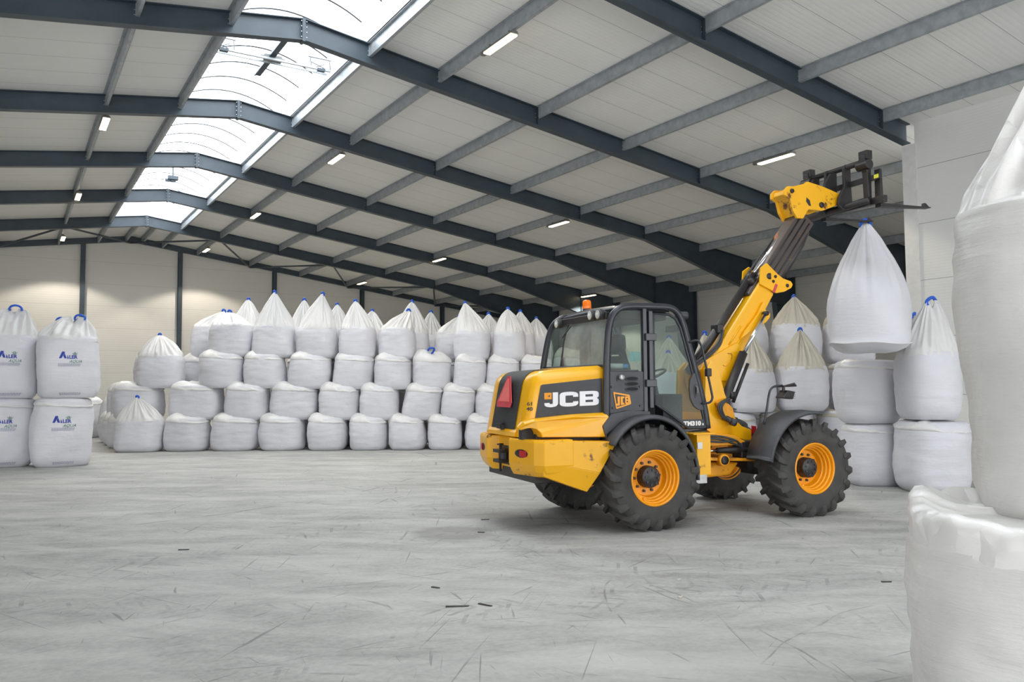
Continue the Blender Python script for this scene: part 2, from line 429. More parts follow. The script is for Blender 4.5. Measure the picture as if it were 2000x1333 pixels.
    # bolts of the apex plate
# columns at the eaves
for y in YS:
    for xc, on in ((XRW-.6, y > Y0+.1), (XLW+.6, True)):
        if not on: continue
        s = 1 if xc > 0 else -1; m = MB(); xi = xc-s*.75; zc = zund(xi)
        m.prism([(xc+s*.5, 0, 0), (xc-s*.1, 0, 0), (xi, 0, zc), (xi, 0, zt(xi)), (xc+s*.5, 0, zt(xc+s*.5)-.004)], (0, y-.011, 0), (0, y+.011, 0))
        m.prism([(xc-s*.104, 0, 0), (xc-s*.08, 0, 0), (xi+s*.02, 0, zc-.01), (xi-s*.004, 0, zc-.01)], (0, y-.13, 0), (0, y+.13, 0))
        m.box(min(xc+s*.48, xc+s*.5), max(xc+s*.48, xc+s*.5), y-.13, y+.13, 0, zt(xc+s*.5)-.03)
        struct('column', m, 'dark_steel')
# gable frame and its posts
def zg(x): return zb(x)+.2
m = MB()
for a, b in ((XLW+.2, XR), (XR, XRW-.2)):
    m.prism([(a, 0, zg(a)), (b, 0, zg(b)), (b, 0, zt(b)), (a, 0, zt(a))], (0, YB-.32, 0), (0, YB-.14, 0))
struct('roof_beam', m, 'dark_steel')
for x in (-12.6, -7.4, -2.1, 3.16, 7.95, 13.19, 18.67, 24.3):
    m = MB(); z1 = zg(x)
    m.box(x-.11, x+.11, YB-.36, YB-.34, 0, z1); m.box(x-.11, x+.11, YB-.12, YB-.1, 0, z1); m.box(x-.008, x+.008, YB-.34, YB-.12, 0, z1)
    struct('column', m, 'dark_steel')
# purlins (cold rolled sigma section) between the frames
PP = [1.58, 3.4, 6.3, 9.25, 12.2, 15.3, 18.3, 21.3, 23.6]
def purlin(x, ya, yb_, side, mat='galv'):
    z1 = zt(x)-.004; z0 = zb(x)+dzp; m = MB(); s = side
    m.box(x-.004, x+.004, ya, yb_, z0, z1)                       # web
    m.box(min(x, x+s*.075), max(x, x+s*.075), ya, yb_, z0, z0+.006)
    m.box(min(x, x-s*.075), max(x, x-s*.075), ya, yb_, z1-.006, z1)
    m.box(min(x+s*.07, x+s*.075), max(x+s*.07, x+s*.075), ya, yb_, z0, z0+.022)
    zm = (z0+z1)/2
    m.box(min(x, x+s*.018), max(x, x+s*.018), ya, yb_, zm-.05, zm+.05)
    m.box(x-.012, x+.012, ya, ya+.012, z0+.01, z1-.01); m.box(x-.012, x+.012, yb_-.012, yb_, z0+.01, z1-.01)   # cleats
    return m
dzp = .21
for k in range(len(YS)+0):
    ya = YS[k]+.012; yb_ = (YS[k+1] if k+1 < len(YS) else YB-.33)-.012
    for sgn in (1, -1):
        for i, p in enumerate(PP):
            x = XR+sgn*p
            if yb_ < Y0+.5 and x > XNW+.2: continue
            if x < -12 and i < 9 and k > 6 and False: continue
            struct('roof_purlin', purlin(x, ya, yb_, 1), 'galv')
    if k == len(YS)-1:
        for dx in (-.25, .55): struct('roof_purlin', purlin(XR+dx, ya, yb_, 1), 'galv')
# bolts at purlin cleats on the visible frames
for y in YS[3:]:
    m = MB()
    for p in PP[:7]:
        for sgn in (1, -1):
            x = XR+sgn*p
            if y < Y0+.1 and x > XNW: continue
            for dz in (.24, .34):
                m.lathe([(.0, -.015), (.011, -.015), (.011, 0)], 'y', 8, (x-.03, y-.012, zb(x)+dz))
    for dz in (.08, .2, .32, .44):
        for dx in (-.06, .06): m.lathe([(.0, -.012), (.011, -.012), (.011, .0)], 'y', 8, (XR+dx, y-.11, ZA+dz-.02))
    struct('trim_bolts', m, 'bolt')
# wind bracing of the last bay
def brace(a, b, r=.05):
    struct('roof_brace', MB().tube([a, b], r, 6), 'dark_steel')
y5, y6 = YS[-1]+.1, YB-.35
def rp(x, y): return (x, y, zb(x)+.12)
nodes = [XR-15.3, XR-9.25, XR-3.4, XR+3.4, XR+9.25, XR+15.3, XR+21.3]
for a, b in zip(nodes, nodes[1:]):
    mid = (a+b)/2
    brace(rp(a, y5), rp(mid, y6)); brace(rp(mid, y6), rp(b, y5))
# skylight: curbs, glazed barrel vault bay by bay, glazing bars
ZS = zt(XR+SK)
for sgn in (1, -1):
    x = XR+sgn*(SK+.0)
    m = MB().box(min(x, x+sgn*.05), max(x, x+sgn*.05), YF, YS[-1]+.1, ZS-.0, ZS+.42); struct('trim_2' if sgn > 0 else 'trim_3', m, 'curb')
def vz(x): return ZS+.40+.52*(1-((x-XR)/SK)**2)
n = 18; xs = [XR-SK+2*SK*i/n for i in range(n+1)]
ys = [YF]+YS+[]
for k in range(len(ys)-1):
    ya, yb_ = ys[k], ys[k+1]
    m = MB(); rings = [[(x, y, vz(x)) for x in xs] for y in (ya, yb_)]
    m.loft(rings, False, False, False)
    o = struct('window_%d' % (k+1), m, 'sheet', smooth=True)
    o['label'] = 'milky barrel-vault skylight bay'
    c = max(2, round((yb_-ya)/1.2))
    g = MB()
    for j in range(c):
        y = ya+(yb_-ya)*j/c
        g.loft([[(x, y-.018, vz(x)-.03) for x in xs[1:-1]], [(x, y+.018, vz(x)-.03) for x in xs[1:-1]], [(x, y+.018, vz(x)-.005) for x in xs[1:-1]], [(x, y-.018, vz(x)-.005) for x in xs[1:-1]]], False, False, False)
    ob = g.obj('glazing_bars', 'bar'); ob.parent = o; 
# end of the vault
m = MB(); m.prism([(XR-SK, 0, ZS)]+[(x, 0, vz(x)) for x in xs]+[(XR+SK, 0, ZS)], (0, YS[-1]+.02, 0), (0, YS[-1]+.1, 0)); struct('trim_4', m, 'curb')

# ------------------------------------------------------------ skylight openers (hang in the vault)
def opener(y, label, full):
    t = thing('skylight_opener', label, 'window opener', (XR, y, ZS+.1))
    m = MB(); m.box(-1.45, 1.45, -.03, .03, .0, .05); m.box(-1.45, 1.45, .26, .3, .02, .06); m.obj('cross_beam', 'galv', t)
    m = MB(); m.box(-.06, .06, -1.0, 1.5, .12, .2); m.box(-.1, -.07, -1.0, 1.5, .1, .16); m.obj('guide_rail', 'dark_steel', t)
    m = MB(); m.box(-.22, .22, .05, .2, .03, .16); m.tube([(-.3, .1, .1), (.3, .1, .1)], .04, 10); m.obj('motor', 'lamp_body', t)
    for s in (-1, 1):
        m = MB(); x = s*1.2
        for a, b in (((x-.2, -.02, .02), (x+.2, .28, .3)), ((x+.2, -.02, .02), (x-.2, .28, .3)), ((x-.25, 0, .05), (x-.25, .1, .35)), ((x+.25, 0, .05), (x+.25, .1, .35)), ((x-.3, .1, .34), (x+.3, .1, .34))): m.tube([a, b], .014, 6)
        m.box(x-.1, x+.1, -.05, .05, -.03, .04)
        m.obj('scissor_arm', 'dark_steel', t)
    return t
opener(Y1+2.3, 'metal window opener with scissor arms across the nearest full skylight bay', True)
t = thing('vent_motor', 'small dark vent motor under the far skylight bay', 'window opener', (XR, Y1+3*BAY-1.2, ZS+.35))
m = MB(); m.box(-.2, .2, -.12, .12, 0, .14); m.box(-.015, .015, -.1, -.07, .14, vz(XR)-ZS-.35); m.box(-.015, .015, .07, .1, .14, vz(XR)-ZS-.35); m.obj('housing', 'dark_steel', t)
m = MB(); m.box(-.2, .2, .5, .66, .05, .15); m.tube([(0, .1, .1), (0, .55, .1)], .03, 8); m.obj('chain_drive', 'dark_steel', t)

# ------------------------------------------------------------ lamps
LAMPS = []
def lamp(x, y, label):
    t = thing('hall_lamp', label, 'ceiling lamp', (x, y, zb(x)+.1), 0, None)
    m = MB(); L = .6
    m.loft([[(sx*.1, yy, 0), (-sx*.1, yy, 0), (-sx*.06, yy, .07), (sx*.06, yy, .07)] for sx, yy in ((1, -L), (1, L))]); m.obj('housing', 'lamp_body', t, bev=.006)
    MB().box(-.085, .085, -L+.03, L-.03, -.035, -.001).obj('diffuser', 'lamp', t, bev=.01)
    m = MB(); m.box(-.05, .05, L, L+.16, 0, .08); m.box(-.02, .02, L-.2, L-.17, .07, .14); m.box(-.02, .02, -L+.2, -L+.23, .07, .14); m.obj('bracket', 'lamp_body', t)
    l = D.lights.new('lamp_glow', 'SPOT'); l.energy = LAMPW; l.color = (1, .90, .76); l.spot_size = radians(122); l.spot_blend = .22; l.shadow_soft_size = .12
    lo = D.objects.new('lamp_glow', l); COL.objects.link(lo); lo.parent = t; lo.location = (0, 0, -.18)
    return t
LAMPW = 850
ords = ['nearest', 'second', 'third', 'farthest']
for i, y in enumerate((14.4, 24.6, 34.6, 44.7)):
    lamp(XR+3.4, y, 'bright strip lamp just right of the skylight, %s of that row of four' % ords[i])
    lamp(XR+12.2, y, 'strip lamp under the right roof slope, %s in the middle row of four' % ords[i])
for i, y in enumerate((24.6, 34.6, 44.7)):
    lamp(XR-3.3, y, 'glowing strip lamp left of the skylight, %s of three in its row' % ('nearest', 'middle', 'farthest')[i])
lamp(XR+21.3, 34.6, 'strip lamp low under the eave, above the amber beacon of the loader')
# ------------------------------------------------------------ bulk bags
def ray(px, py): return CF + CR*((px-1000)/FPX) + CU*((666.5-py)/FPX)
def at(px, d, py=750):
    """point on the ray of a photo pixel at camera depth d"""
    return CP + ray(px, py)*d
def nz(x, y, z, s, seed=0): return noise.noise(Vector((x*s+seed*7.3, y*s-seed*3.1, z*s+seed*1.7)))
def sup(a, n):
    c, s = cos(a), sin(a); return 1/((abs(c)**n+abs(s)**n)**(1/n))
def bag_surface(W, H, seed, sq=3.2, lean=(0, 0), bulge=.05, dep=None, footk=1.0):
    """returns f(angle, t): point of the filled body, t=0 foot, t=1 shoulder"""
    dep = dep or W; R = W/2; rd = dep/W
    def f(a, t):
        foot = 1-footk*(.13*max(0, 1-t/.12)**1.8+.035*max(0, 1-t/.35)**1.5)
        head = 1-.045*max(0, (t-.8)/.2)**2
        b = 1-bulge+bulge*sin(pi*min(1, max(0, (t*.95+.05))))
        n = sq-(sq-2.3)*t*.6
        k = R*foot*head*b*sup(a, n)/sup(pi/4, n)*1.0
        k = R*foot*head*b*sup(a, n)*(1-.07*max(0, min(1, (n-2.2)/.4)))
        x, y = k*cos(a), k*sin(a)*rd; z = t*H
        q = nz(x, y, z, 1.6, seed)*.045*W + nz(x, y, z*2.4, 4.2, seed)*.012*W
        q += (.012*W*nz(cos(a)*.8, sin(a)*.8, z*9, 1.6, seed+3))*max(0, t-.55)*2
        q += (.010*W*nz(cos(a)*2.5, sin(a)*2.5, z*1.2, 1.6, seed+5))*max(0, .35-t)*3
        g = 1+q/max(k, .01)
        return Vector((x*g+lean[0]*t, y*g+lean[1]*t, z))
    return f
def body_mesh(f, na=56, nt=22, H=1):
    m = MB(); rings = []
    for j in range(nt+1):
        t = (j/nt); t = t if t > .12 else t**1.0
        rings.append([f(2*pi*i/na, t) for i in range(na)])
    # foot: pulled-in disc
    c = sum((p for p in rings[0]), Vector())/na
    inner = [[c+(p-c)*s+Vector((0, 0, dz)) for p in rings[0]] for s, dz in ((.5, .0), (.93, .0))]
    for p in inner[1]: p.z = 0
    c2 = sum((p for p in rings[-1]), Vector())/na
    top = [[c2+(p-c2)*s+Vector((0, 0, dz)) for p in rings[-1]] for s, dz in ((.9, .03), (.5, .05))]
    m.loft(inner+rings+top)
    return m
def cone_mesh(f, H, hc, seed, tip=(0, 0), split=0, sad=.0, na=128, ns=24, pleats=17, close=.05, over=1.012, flare=.9):
    """gathered skirt from the shoulder up to the lifting loop"""
    rnd = random.Random(seed); ph = [rnd.uniform(0, 6.28) for _ in range(6)]
    base = [f(2*pi*i/na, .965) for i in range(na)]; c = Vector((sum(p.x for p in base)/na, sum(p.y for p in base)/na, 0))
    rings = []
    for j in range(ns+1):
        s = j/ns; ring = []
        prof = (1-s)**(flare+.12)*(1+.22*s*(1-s)); prof = prof*(1-close)+close*(1 if s < 1 else .9)
        amp = (.09+.32*s)*min(1, s*6+.05)
        for i, p in enumerate(base):
            a = 2*pi*i/na
            pl = .9*(.6-abs(cos(round(pleats/2)*a+ph[0]+1.5*s)))+.6*(.5-abs(cos(round(pleats/2+4)*a+ph[1]-s)))+.35*cos((pleats+13)*a+ph[2])+.25*cos(4*a+ph[3])
            k = over*prof*(1+amp*pl*.8)
            cx = c.x+tip[0]*s**1.2+split*s**1.1*max(-1, min(1, cos(a)*2.2)); cy = c.y+tip[1]*s**1.2
            z = H*.965 + s*hc + (.03*cos(2*a+ph[4])+.02*cos(5*a+ph[5]))*(1-s)*(1-s) + .012*nz(cos(a)*2, sin(a)*2, s*4, 1, seed) - sad*s**2*(1-min(1, abs(cos(a))*1.5))
            if j == 0: k = over*1.005+.006*pl
            ring.append(Vector((cx+(p.x-c.x)*k, cy+(p.y-c.y)*k, z-(.05 if j == 0 else 0))))
        rings.append(ring)
    rings.append([Vector((c.x+tip[0]+(p.x-c.x-tip[0])*.3, c.y+tip[1]+(p.y-c.y-tip[1])*.3, p.z+.015)) for p in rings[-1]])
    return MB().loft(rings, False, True)
def cap_mesh(f, H, seed, rise=.2, lipdir=-.6, na=88, ns=16, sag=.08):
    """folded-over film top: a puffed collar with a slack lip, sunk in the middle"""
    rnd = random.Random(seed); ph = [rnd.uniform(0, 6.28) for _ in range(6)]
    base = [f(2*pi*i/na, .93) for i in range(na)]; c = Vector((sum(p.x for p in base)/na, sum(p.y for p in base)/na, 0))
    prof = [(1.0, -.045), (1.012, -.035), (1.025, -.01), (1.02, .035), (.985, .085), (.92, .14), (.83, .19), (.71, .235), (.57, .25), (.42, .23), (.2, .19)]
    rings = []
    for j, (r, z) in enumerate(prof):
        ring = []; wj = min(1, j/3)
        for i, p in enumerate(base):
            a = 2*pi*i/na
            lip = max(0, cos(a-lipdir))
            fold = .22*cos(7*a+ph[0]+z*9)+.16*cos(11*a+ph[1]-z*14)+.3*cos(4*a+ph[2])+1.5*abs(nz(cos(a)*1.6+z*2, sin(a)*1.6, z*3, 1.5, seed))+.5*abs(nz(cos(a)*1.6+z*3, sin(a)*1.6, z*3, 3.2, seed+1))-.35
            q = 1+wj*(.022*fold+.035*lip*(1 if j < 5 else .2))
            zz = H*.93+(z/.255)*(rise+.07)*(1+.10*cos(a-lipdir+2.2))+wj*(.022*fold) - lip*wj*sag
            if j == 0: zz -= .02*fold
            ring.append(Vector((c.x+(p.x-c.x)*r*q, c.y+(p.y-c.y)*r*q, zz)))
        rings.append(ring)
    return MB().loft(rings, False, True)
def slump_mesh(f, H, seed, hc, tip):
    """half collapsed cone flopped to one side"""
    return cone_mesh(f, H, hc, seed, tip, flare=.62, pleats=9, close=.07)
def handle_mesh(w, h, r=.028, split=True):
    m = MB()
    pts = [(w*cos(pi*k/8), .02*sin(k), -h*.25+h*sin(pi*k/8)) for k in range(9)]
    m.tube([(-w*.9, 0, -h*.7)]+pts[::-1]+[(w*.9, 0, -h*.7)], r, 8)
    return m
_cnt = [0]
def bag(center, z, W, H, kind, label, seed, rz=None, lean=(0, 0), hc=.8, tip=(0, 0), sq=3.0, top='skirt', group=None, dep=None, rise=.17, lipdir=None, res=1, bulge=.06,
        handles=1, bodymat='bag', flare=.9, hw=.036, pleats=15, split=0, sad=0, loop=True, footk=1.0):
    rnd = random.Random(seed*13+5)
    if rz is None: rz = -YAW+rnd.uniform(-.12, .12)
    t = thing('bulk_bag', label, 'bulk bag', (center[0], center[1], z), rz, group)
    f = bag_surface(W, H, seed, sq, lean, bulge, dep, footk)
    body_mesh(f, 56*res, 24*res).obj('body', bodymat, t, True)
    if kind == 'cone':
        c = cone_mesh(f, H, hc, seed, tip, split, sad, flare=flare, na=128*res, ns=24, pleats=pleats)
        c.obj('gathered_top', top, t, True)
        if not loop: return t, f
        hh = handle_mesh(hw, .065 if hw < .08 else .09, .027).obj('lifting_loop', 'blue', t, True); hh.location = (tip[0]+lean[0], tip[1]+lean[1], H*.965+hc-.005)
        hh.rotation_euler = (0, 0, rnd.uniform(-.5, .5))
    elif kind == 'slump':
        slump_mesh(f, H, seed, hc, tip).obj('gathered_top', top, t, True)
        hh = handle_mesh(.05, .08).obj('lifting_loop', 'blue', t, True); hh.location = (tip[0]+lean[0], tip[1]+lean[1], H*.965+hc)
    elif kind == 'cap':
        cap_mesh(f, H, seed, rise, -.7 if lipdir is None else lipdir).obj('folded_top', top, t, True)
    return t, f
def pos(px, d, W): p = at(px, d+W*.5); return (p.x, p.y)
S_ = [100]
def sd(): S_[0] += 1; return S_[0]
ORD = ['first', 'second', 'third', 'fourth', 'fifth', 'sixth', 'seventh', 'eighth', 'ninth', 'tenth', 'eleventh', 'twelfth', 'thirteenth']
# --- big white pile in the middle of the hall: four courses
DP = 21.35
def low(px): return 1-.065*max(0, px-400)/500          # the pile sinks a little towards its far end
Z1, Z2, Z3, Z4 = 0, .83, 1.70, 2.57
rows = {
 'bottom': (Z1, .87, [(226, 322), (323, 413), (413, 509), (507, 600), (600, 681), (682, 760), (760, 834), (834, 905), (906, 980), (980, 1050)]),
 'second': (Z2, .92, [(222, 322), (327, 440), (440, 527), (527, 623), (621, 703), (701, 781), (781, 860), (858, 925), (925, 995), (995, 1065)]),
 'third':  (Z3, .92, [(266, 362), (387, 477), (477, 562), (562, 648), (648, 728), (728, 804), (803, 882), (882, 949), (947, 1014), (1015, 1080)]),
}
tilt = {'bottom': [0, .02, .07, -.03, .02, .02, -.02, 0, 0, 0], 'second': [0, .03, .02, .02, .05, .0, .13, .10, .05, 0], 'third': [0, .03, -.06, .02, .06, .04, .02, .05, .05, 0]}
hints = {0: 'the pile\'s left end'}
for rn, (z, H, cols) in rows.items():
    for i, (a, b) in enumerate(cols):
        k = low((a+b)/2); d = DP+({'bottom': 0, 'second': .16, 'third': .30}[rn]); Wd = (b-a)*(d+.35)/FPX*1.03
        lab = 'plain white bulk bag, middle pile\'s %s course, %s from its left end' % (rn, ORD[i])
        kind, kw = 'cap', dict(rise=.13)
        if rn == 'bottom' and i == 0: kind, kw = 'cone', dict(hc=.62, tip=(.02, -.25), flare=.75); lab = 'white bulk bag with a peaked top at the bottom left corner of the middle pile'
        if rn == 'third' and i == 0: kind, kw = 'cone', dict(hc=.62, tip=(-.05, 0), flare=.62); lab = 'stepped-down white bulk bag with blue loop, left end of the middle pile\'s third course'
        if rn == 'third' and i == 6: kind, kw = 'cap', dict(rise=.22)
        ddd = {'bottom': -.25, 'second': .40, 'third': .30}[rn] if i == 0 else 0
        t_, f_ = bag(pos((a+b)/2, d+ddd, Wd), z*k, Wd, H*k, kind, lab, sd(), lean=(tilt[rn][i], 0), dep=min(Wd, 1.08), **kw)
        if rn == 'second' and i == 0:
            hh = handle_mesh(.05, .09).obj('lifting_loop', 'blue', t_, True); hh.location = (.38, -.3, H*k+.17); hh.rotation_euler = (.5, .6, .3)
        if rn == 'third' and i == 6:
            hh = handle_mesh(.07, .12).obj('lifting_loop', 'blue', t_, True); hh.location = (.0, -.42, H*k+.22); hh.rotation_euler = (.7, .6, .3)
top = [((407, 497), 'slump', .42, (-.12, .1), .62), ((492, 577), 'cone', 1.0, (-.0, 0), .9), ((579, 662), 'cone', .98, (.13, 0), .9), ((660, 738), 'cone', .80, (-.08, 0), .8),
       ((738, 814), 'slump', .55, (.3, .1), .7), ((885, 961), 'cone', .82, (-.20, 0), .8), ((962, 1028), 'cone', .66, (-.03, -.1), .7)]
for i, ((a, b), kind, hc, tip, fl) in enumerate(top):
    k = low((a+b)/2); Wd = (b-a)*(DP+.8)/FPX*1.04
    lab = ['white bulk bag with slumped top at the left end of the middle pile\'s top course', 'cone-topped white bulk bag, tallest tip at the left of the middle pile',
           'tall cone-topped white bulk bag next right of the tallest tip of the pile', 'cone-topped white bulk bag with blue tip, third upright cone of the top course',
           'white bulk bag with its film top flopped sideways, middle of the top course', 'cone-topped white bulk bag right of the gap in the top course',
           'glossy pleated white bulk bag with two blue loops, just behind the loader\'s tail'][i]
    bag(pos((a+b)/2, DP+.44, Wd), Z4*k, Wd, .90*k, kind, lab, sd(), hc=hc, tip=tip, flare=fl, dep=1.08)
# bags stepping back at the pile's left end and the row behind
def rear(a, b, d, z, H, kind, lab, top='skirt', group=None, **kw):
    Wd = (b-a)*(d+.35)/FPX; kw.setdefault('dep', min(Wd, 1.08))
    return bag(pos((a+b)/2, d, Wd), z, Wd, H, kind, lab, sd(), top=top, group=group, **kw)
rear(213, 303, 22.65, 0, .82, 'cap', 'white bulk bag on the floor, one step back at the pile\'s left end')
rear(204, 290, 23.85, 0, .82, 'cap', 'white bulk bag on the floor, two steps back at the pile\'s left end')
rear(197, 280, 25.05, 0, .82, 'cap', 'white bulk bag on the floor, three steps back at the pile\'s left end')
rear(219, 300, 22.9, .83, .85, 'cap', 'white bulk bag in the second course behind the pile\'s front left corner')
rear(262, 345, 22.9, 1.70, .85, 'cone', 'white bulk bag with small blue tip, back left of the third course', hc=.5, flare=.6)
rear(357, 440, 22.95, 1.70, .85, 'cap', 'white bulk bag peeping out behind the second bag of the third course')
rear(374, 452, 22.95, 2.57, .92, 'slump', 'white bulk bag with slumped top behind the top course\'s left end', hc=.5, tip=(.3, .1))
rear(212, 294, 24.15, .83, .85, 'cap', 'white bulk bag in the second course, two steps back on the left')
rear(355, 430, 24.2, 1.70, .85, 'cap', 'white bulk bag in the third course, two steps back on the left')
backs = [(445, 522, 0, .88), (560, 626, .0, .9), (626, 690, .0, .78), (693, 760, -.0, .62), (768, 842, .0, .92), (812, 872, .0, .75), (925, 985, .0, .6), (985, 1050, 0, .70), (1015, 1082, 0, .62)]
bl = ['cone-topped white bulk bag rising behind the slumped left end of the pile', 'cone-topped white bulk bag between the two tallest tips, back row', 'white bulk bag whose blue tip peeps beside the second tall cone',
      'white bulk bag low behind the third upright cone, back row', 'tall grey-lit cone-topped bag behind the flopped bag', 'small cone tip of a white bulk bag left of the gap, back row',
      'white bulk bag tip behind the cone right of the gap', 'white bulk bag tip behind the glossy pleated bag', 'last cone-topped bag of the back row, beside the loader\'s roof']
hid = []
for i, (a, b, tx, hc) in enumerate(backs):
    k = low((a+b)/2); dd = 22.95 if i not in (5, 8) else 24.3
    Wd = (b-a)*(dd+.35)/FPX*1.0
    bag(pos((a+b)/2, dd, Wd), Z4*k, Wd, .92*k, 'cone', bl[i], sd(), hc=hc, tip=(tx, 0), flare=.75, dep=1.1)
    hid.append(((a+b)/2, dd, k, Wd))
bag(pos(882, 22.9, 1.0), Z4*low(866), 1.02, .86, 'slump', 'dull white bulk bag with slumped film top sunk in the gap of the pile', sd(), hc=.5, tip=(.25, 0))
hid.append((882, 22.9, low(866), 1.1))
src = None
for (px, dd, k, Wd) in hid:
    for z, H in ((Z1, .80), (Z2, .85), (Z3, .85)):
        p = pos(px, dd, Wd)
        if src is None:
            src, _ = bag(p, z*k, 1.05, H, 'cap', 'plain white bulk bag buried in the pile beneath the back row of cones', sd(), group='bags inside the middle pile', rise=.05)
            continue
        c = src.copy(); COL.objects.link(c); c.location = (p[0], p[1], z*k); c.scale = (1, 1, H*k/.8)
        for ch in list(src.children):
            q = ch.copy(); COL.objects.link(q); q.parent = c
# --- tall printed bags at the left
def printed(t, f, H, W, ang, zc, sc=1.0):
    """print the maker's mark on the front of the body"""
    def stick(o, name, mat, par, loc, off=.006):
        me = o
        bm = bmesh.new(); bm.from_mesh(me); bmesh.ops.triangulate(bm, faces=bm.faces)
        for _ in range(2):
            es = [e for e in bm.edges if e.calc_length() > .05]
            if es: bmesh.ops.subdivide_edges(bm, edges=es, cuts=1); bmesh.ops.triangulate(bm, faces=bm.faces)
        for v in bm.verts:
            x, z = v.co.x*sc+loc[0], v.co.y*sc+loc[1]
            a = ang+x/(W*.5); tt = max(.02, min(.98, (zc+z)/H)); p = f(a, tt)
            n = Vector((cos(a), sin(a), 0)); v.co = p+n*off
        bm.to_mesh(me); bm.free(); return link(name, me, mat, par)
    body = [c for c in t.children if c.name.startswith('body')][0]
    def txt(s, size, shear=0, ext=0, bold=0):
        cu = D.curves.new('t', 'FONT'); cu.body = s; cu.size = size; cu.shear = shear; cu.offset = bold
        cu.resolution_u = 2; o = D.objects.new('t', cu); COL.objects.link(o); bpy.context.view_layer.update()
        me = D.meshes.new_from_object(o.evaluated_get(bpy.context.evaluated_depsgraph_get())); D.objects.remove(o); D.curves.remove(cu); return me
    def poly(ps):
        m = MB(); 
        for p in ps: m.add([(x, y, 0) for x, y in p], [tuple(range(len(p)))])
        return m.mesh('p')
    # big A : blue wedge with a white slash, then small L, then LER
    stick(poly([[(-.27, -.075), (-.205, .085), (-.155, .085), (-.145, .06), (-.19, -.02), (-.215, -.075)], [(-.150, .05), (-.105, -.075), (-.155, -.075), (-.178, -.018)],
                [(-.095, -.01), (-.085, .0), (-.06, -.06), (-.075, -.075)]]), 'printed_letter', 'ink_blue', body, (0, 0))
    stick(txt('LER', .115, 0, 0, .004), 'printed_letters', 'ink_blue', body, (-.045, -.075))
    stick(txt('L', .07, 0, 0, .004), 'printed_letter', 'ink_blue', body, (-.085, -.075))
    stick(txt('AQUA', .095, .45), 'printed_word', 'ink_green', body, (-.045, -.165))
    stick(poly([[(.06, .03), (.075, .03), (.075, .085), (.06, .085)], [(.09, .03), (.105, .03), (.105, .085), (.09, .085)], [(.02, .06), (.055, .03), (.055, .042), (.03, .07)], [(.145, .06), (.11, .03), (.11, .042), (.135, .07)],
                [(.04, .015), (.085, .025), (.13, .015), (.13, .022), (.085, .034), (.04, .022)]]), 'printed_emblem', 'ink_green', body, (0, -.01))
    rr = random.Random(3)
    lines = []
    for k in range(4):
        y = -.205-k*.02; x = -.28
        while x < .19:
            ww = rr.uniform(.02, .05); lines.append([(x, y), (min(x+ww, .2), y), (min(x+ww, .2), y+.009), (x, y+.009)]); x += ww+.008
    stick(poly(lines), 'printed_small_text', 'ink_grey', body, (0, 0))
    lines = []
    for k in range(3):
        y = -(zc-.11)/sc-k*.022; x = -.26
        while x < .22:
            ww = rr.uniform(.02, .06); lines.append([(x, y), (min(x+ww, .24), y), (min(x+ww, .24), y+.011), (x, y+.011)]); x += ww+.012
    stick(poly(lines), 'printed_small_text', 'ink_grey', body, (0, 0))
ZT = 1.50
for (a, b, d, z, H, kind, lab, hc) in ((-50, 68, 17.2, 0, 1.46, 'cap', 'printed tall white bulk bag cut by the picture\'s left edge, lower of two', 0),
                             (66, 181, 17.3, 0, 1.46, 'cap', 'printed tall white bulk bag on the floor under the two-looped bag', 0),
                             (-44, 72, 17.25, ZT, 1.38, 'cone', 'printed tall white bulk bag cut by the picture\'s left edge, upper of two', .66),
                             (74, 192, 17.35, ZT, 1.36, 'cone', 'printed tall white bulk bag with peaked film top, upper of its stack', .50)):
    Wd = (b-a)*(d+.55)/FPX*1.0
    rz = -YAW+.5-.0
    rz = -YAW + atan2((a+b)/2-1000, -FPX)*0 - ((a+b)/2-1000)/FPX*.9*(-1)*-1 + .0
    px = (a+b)/2; az = YAW+math.atan((px-1000)/FPX)
    rz = -az+.02
    t_, f_ = bag(pos(px, d, Wd), z, Wd, H, kind, lab, sd(), rz=rz, hc=hc, flare=.80, sq=4.2, pleats=9, tip=(.10, -.12), split=.20, sad=.16, loop=False, dep=Wd*.95, rise=.07, bulge=.04)
    printed(t_, f_, H, Wd, -pi/2+.06, H-.42 if z else H-.42, .92)
    if kind == 'cone':
        for lx, ly, lz, lw, lr in (((.20, -.12, hc-.05, .11, -.3), (-.17, -.05, hc-.12, .09, .3)) if a > 0 else ((.12, -.15, hc-.02, .12, .1), (.14, .2, hc-.16, .09, .6))):
            hh = handle_mesh(lw, .08, .024).obj('lifting_loop', 'blue', t_, True); hh.location = (lx, ly, H+lz); hh.rotation_euler = (0, 0, lr)
_, fq = rear(198, 276, 26.8, 0, 1.28, 'cone', 'white bulk bag with blue loop seen in the gap beside the middle pile', hc=.55, flare=.6, sq=4)
t9, f9 = rear(132, 199, 27.4, 0, 1.30, 'cap', 'white bulk bag with a yellow label behind the tall printed stack', sq=4)
MB().box(.05, .5, -.62, -.6, 1.42, 1.5).obj('label', 'label_yellow', t9)
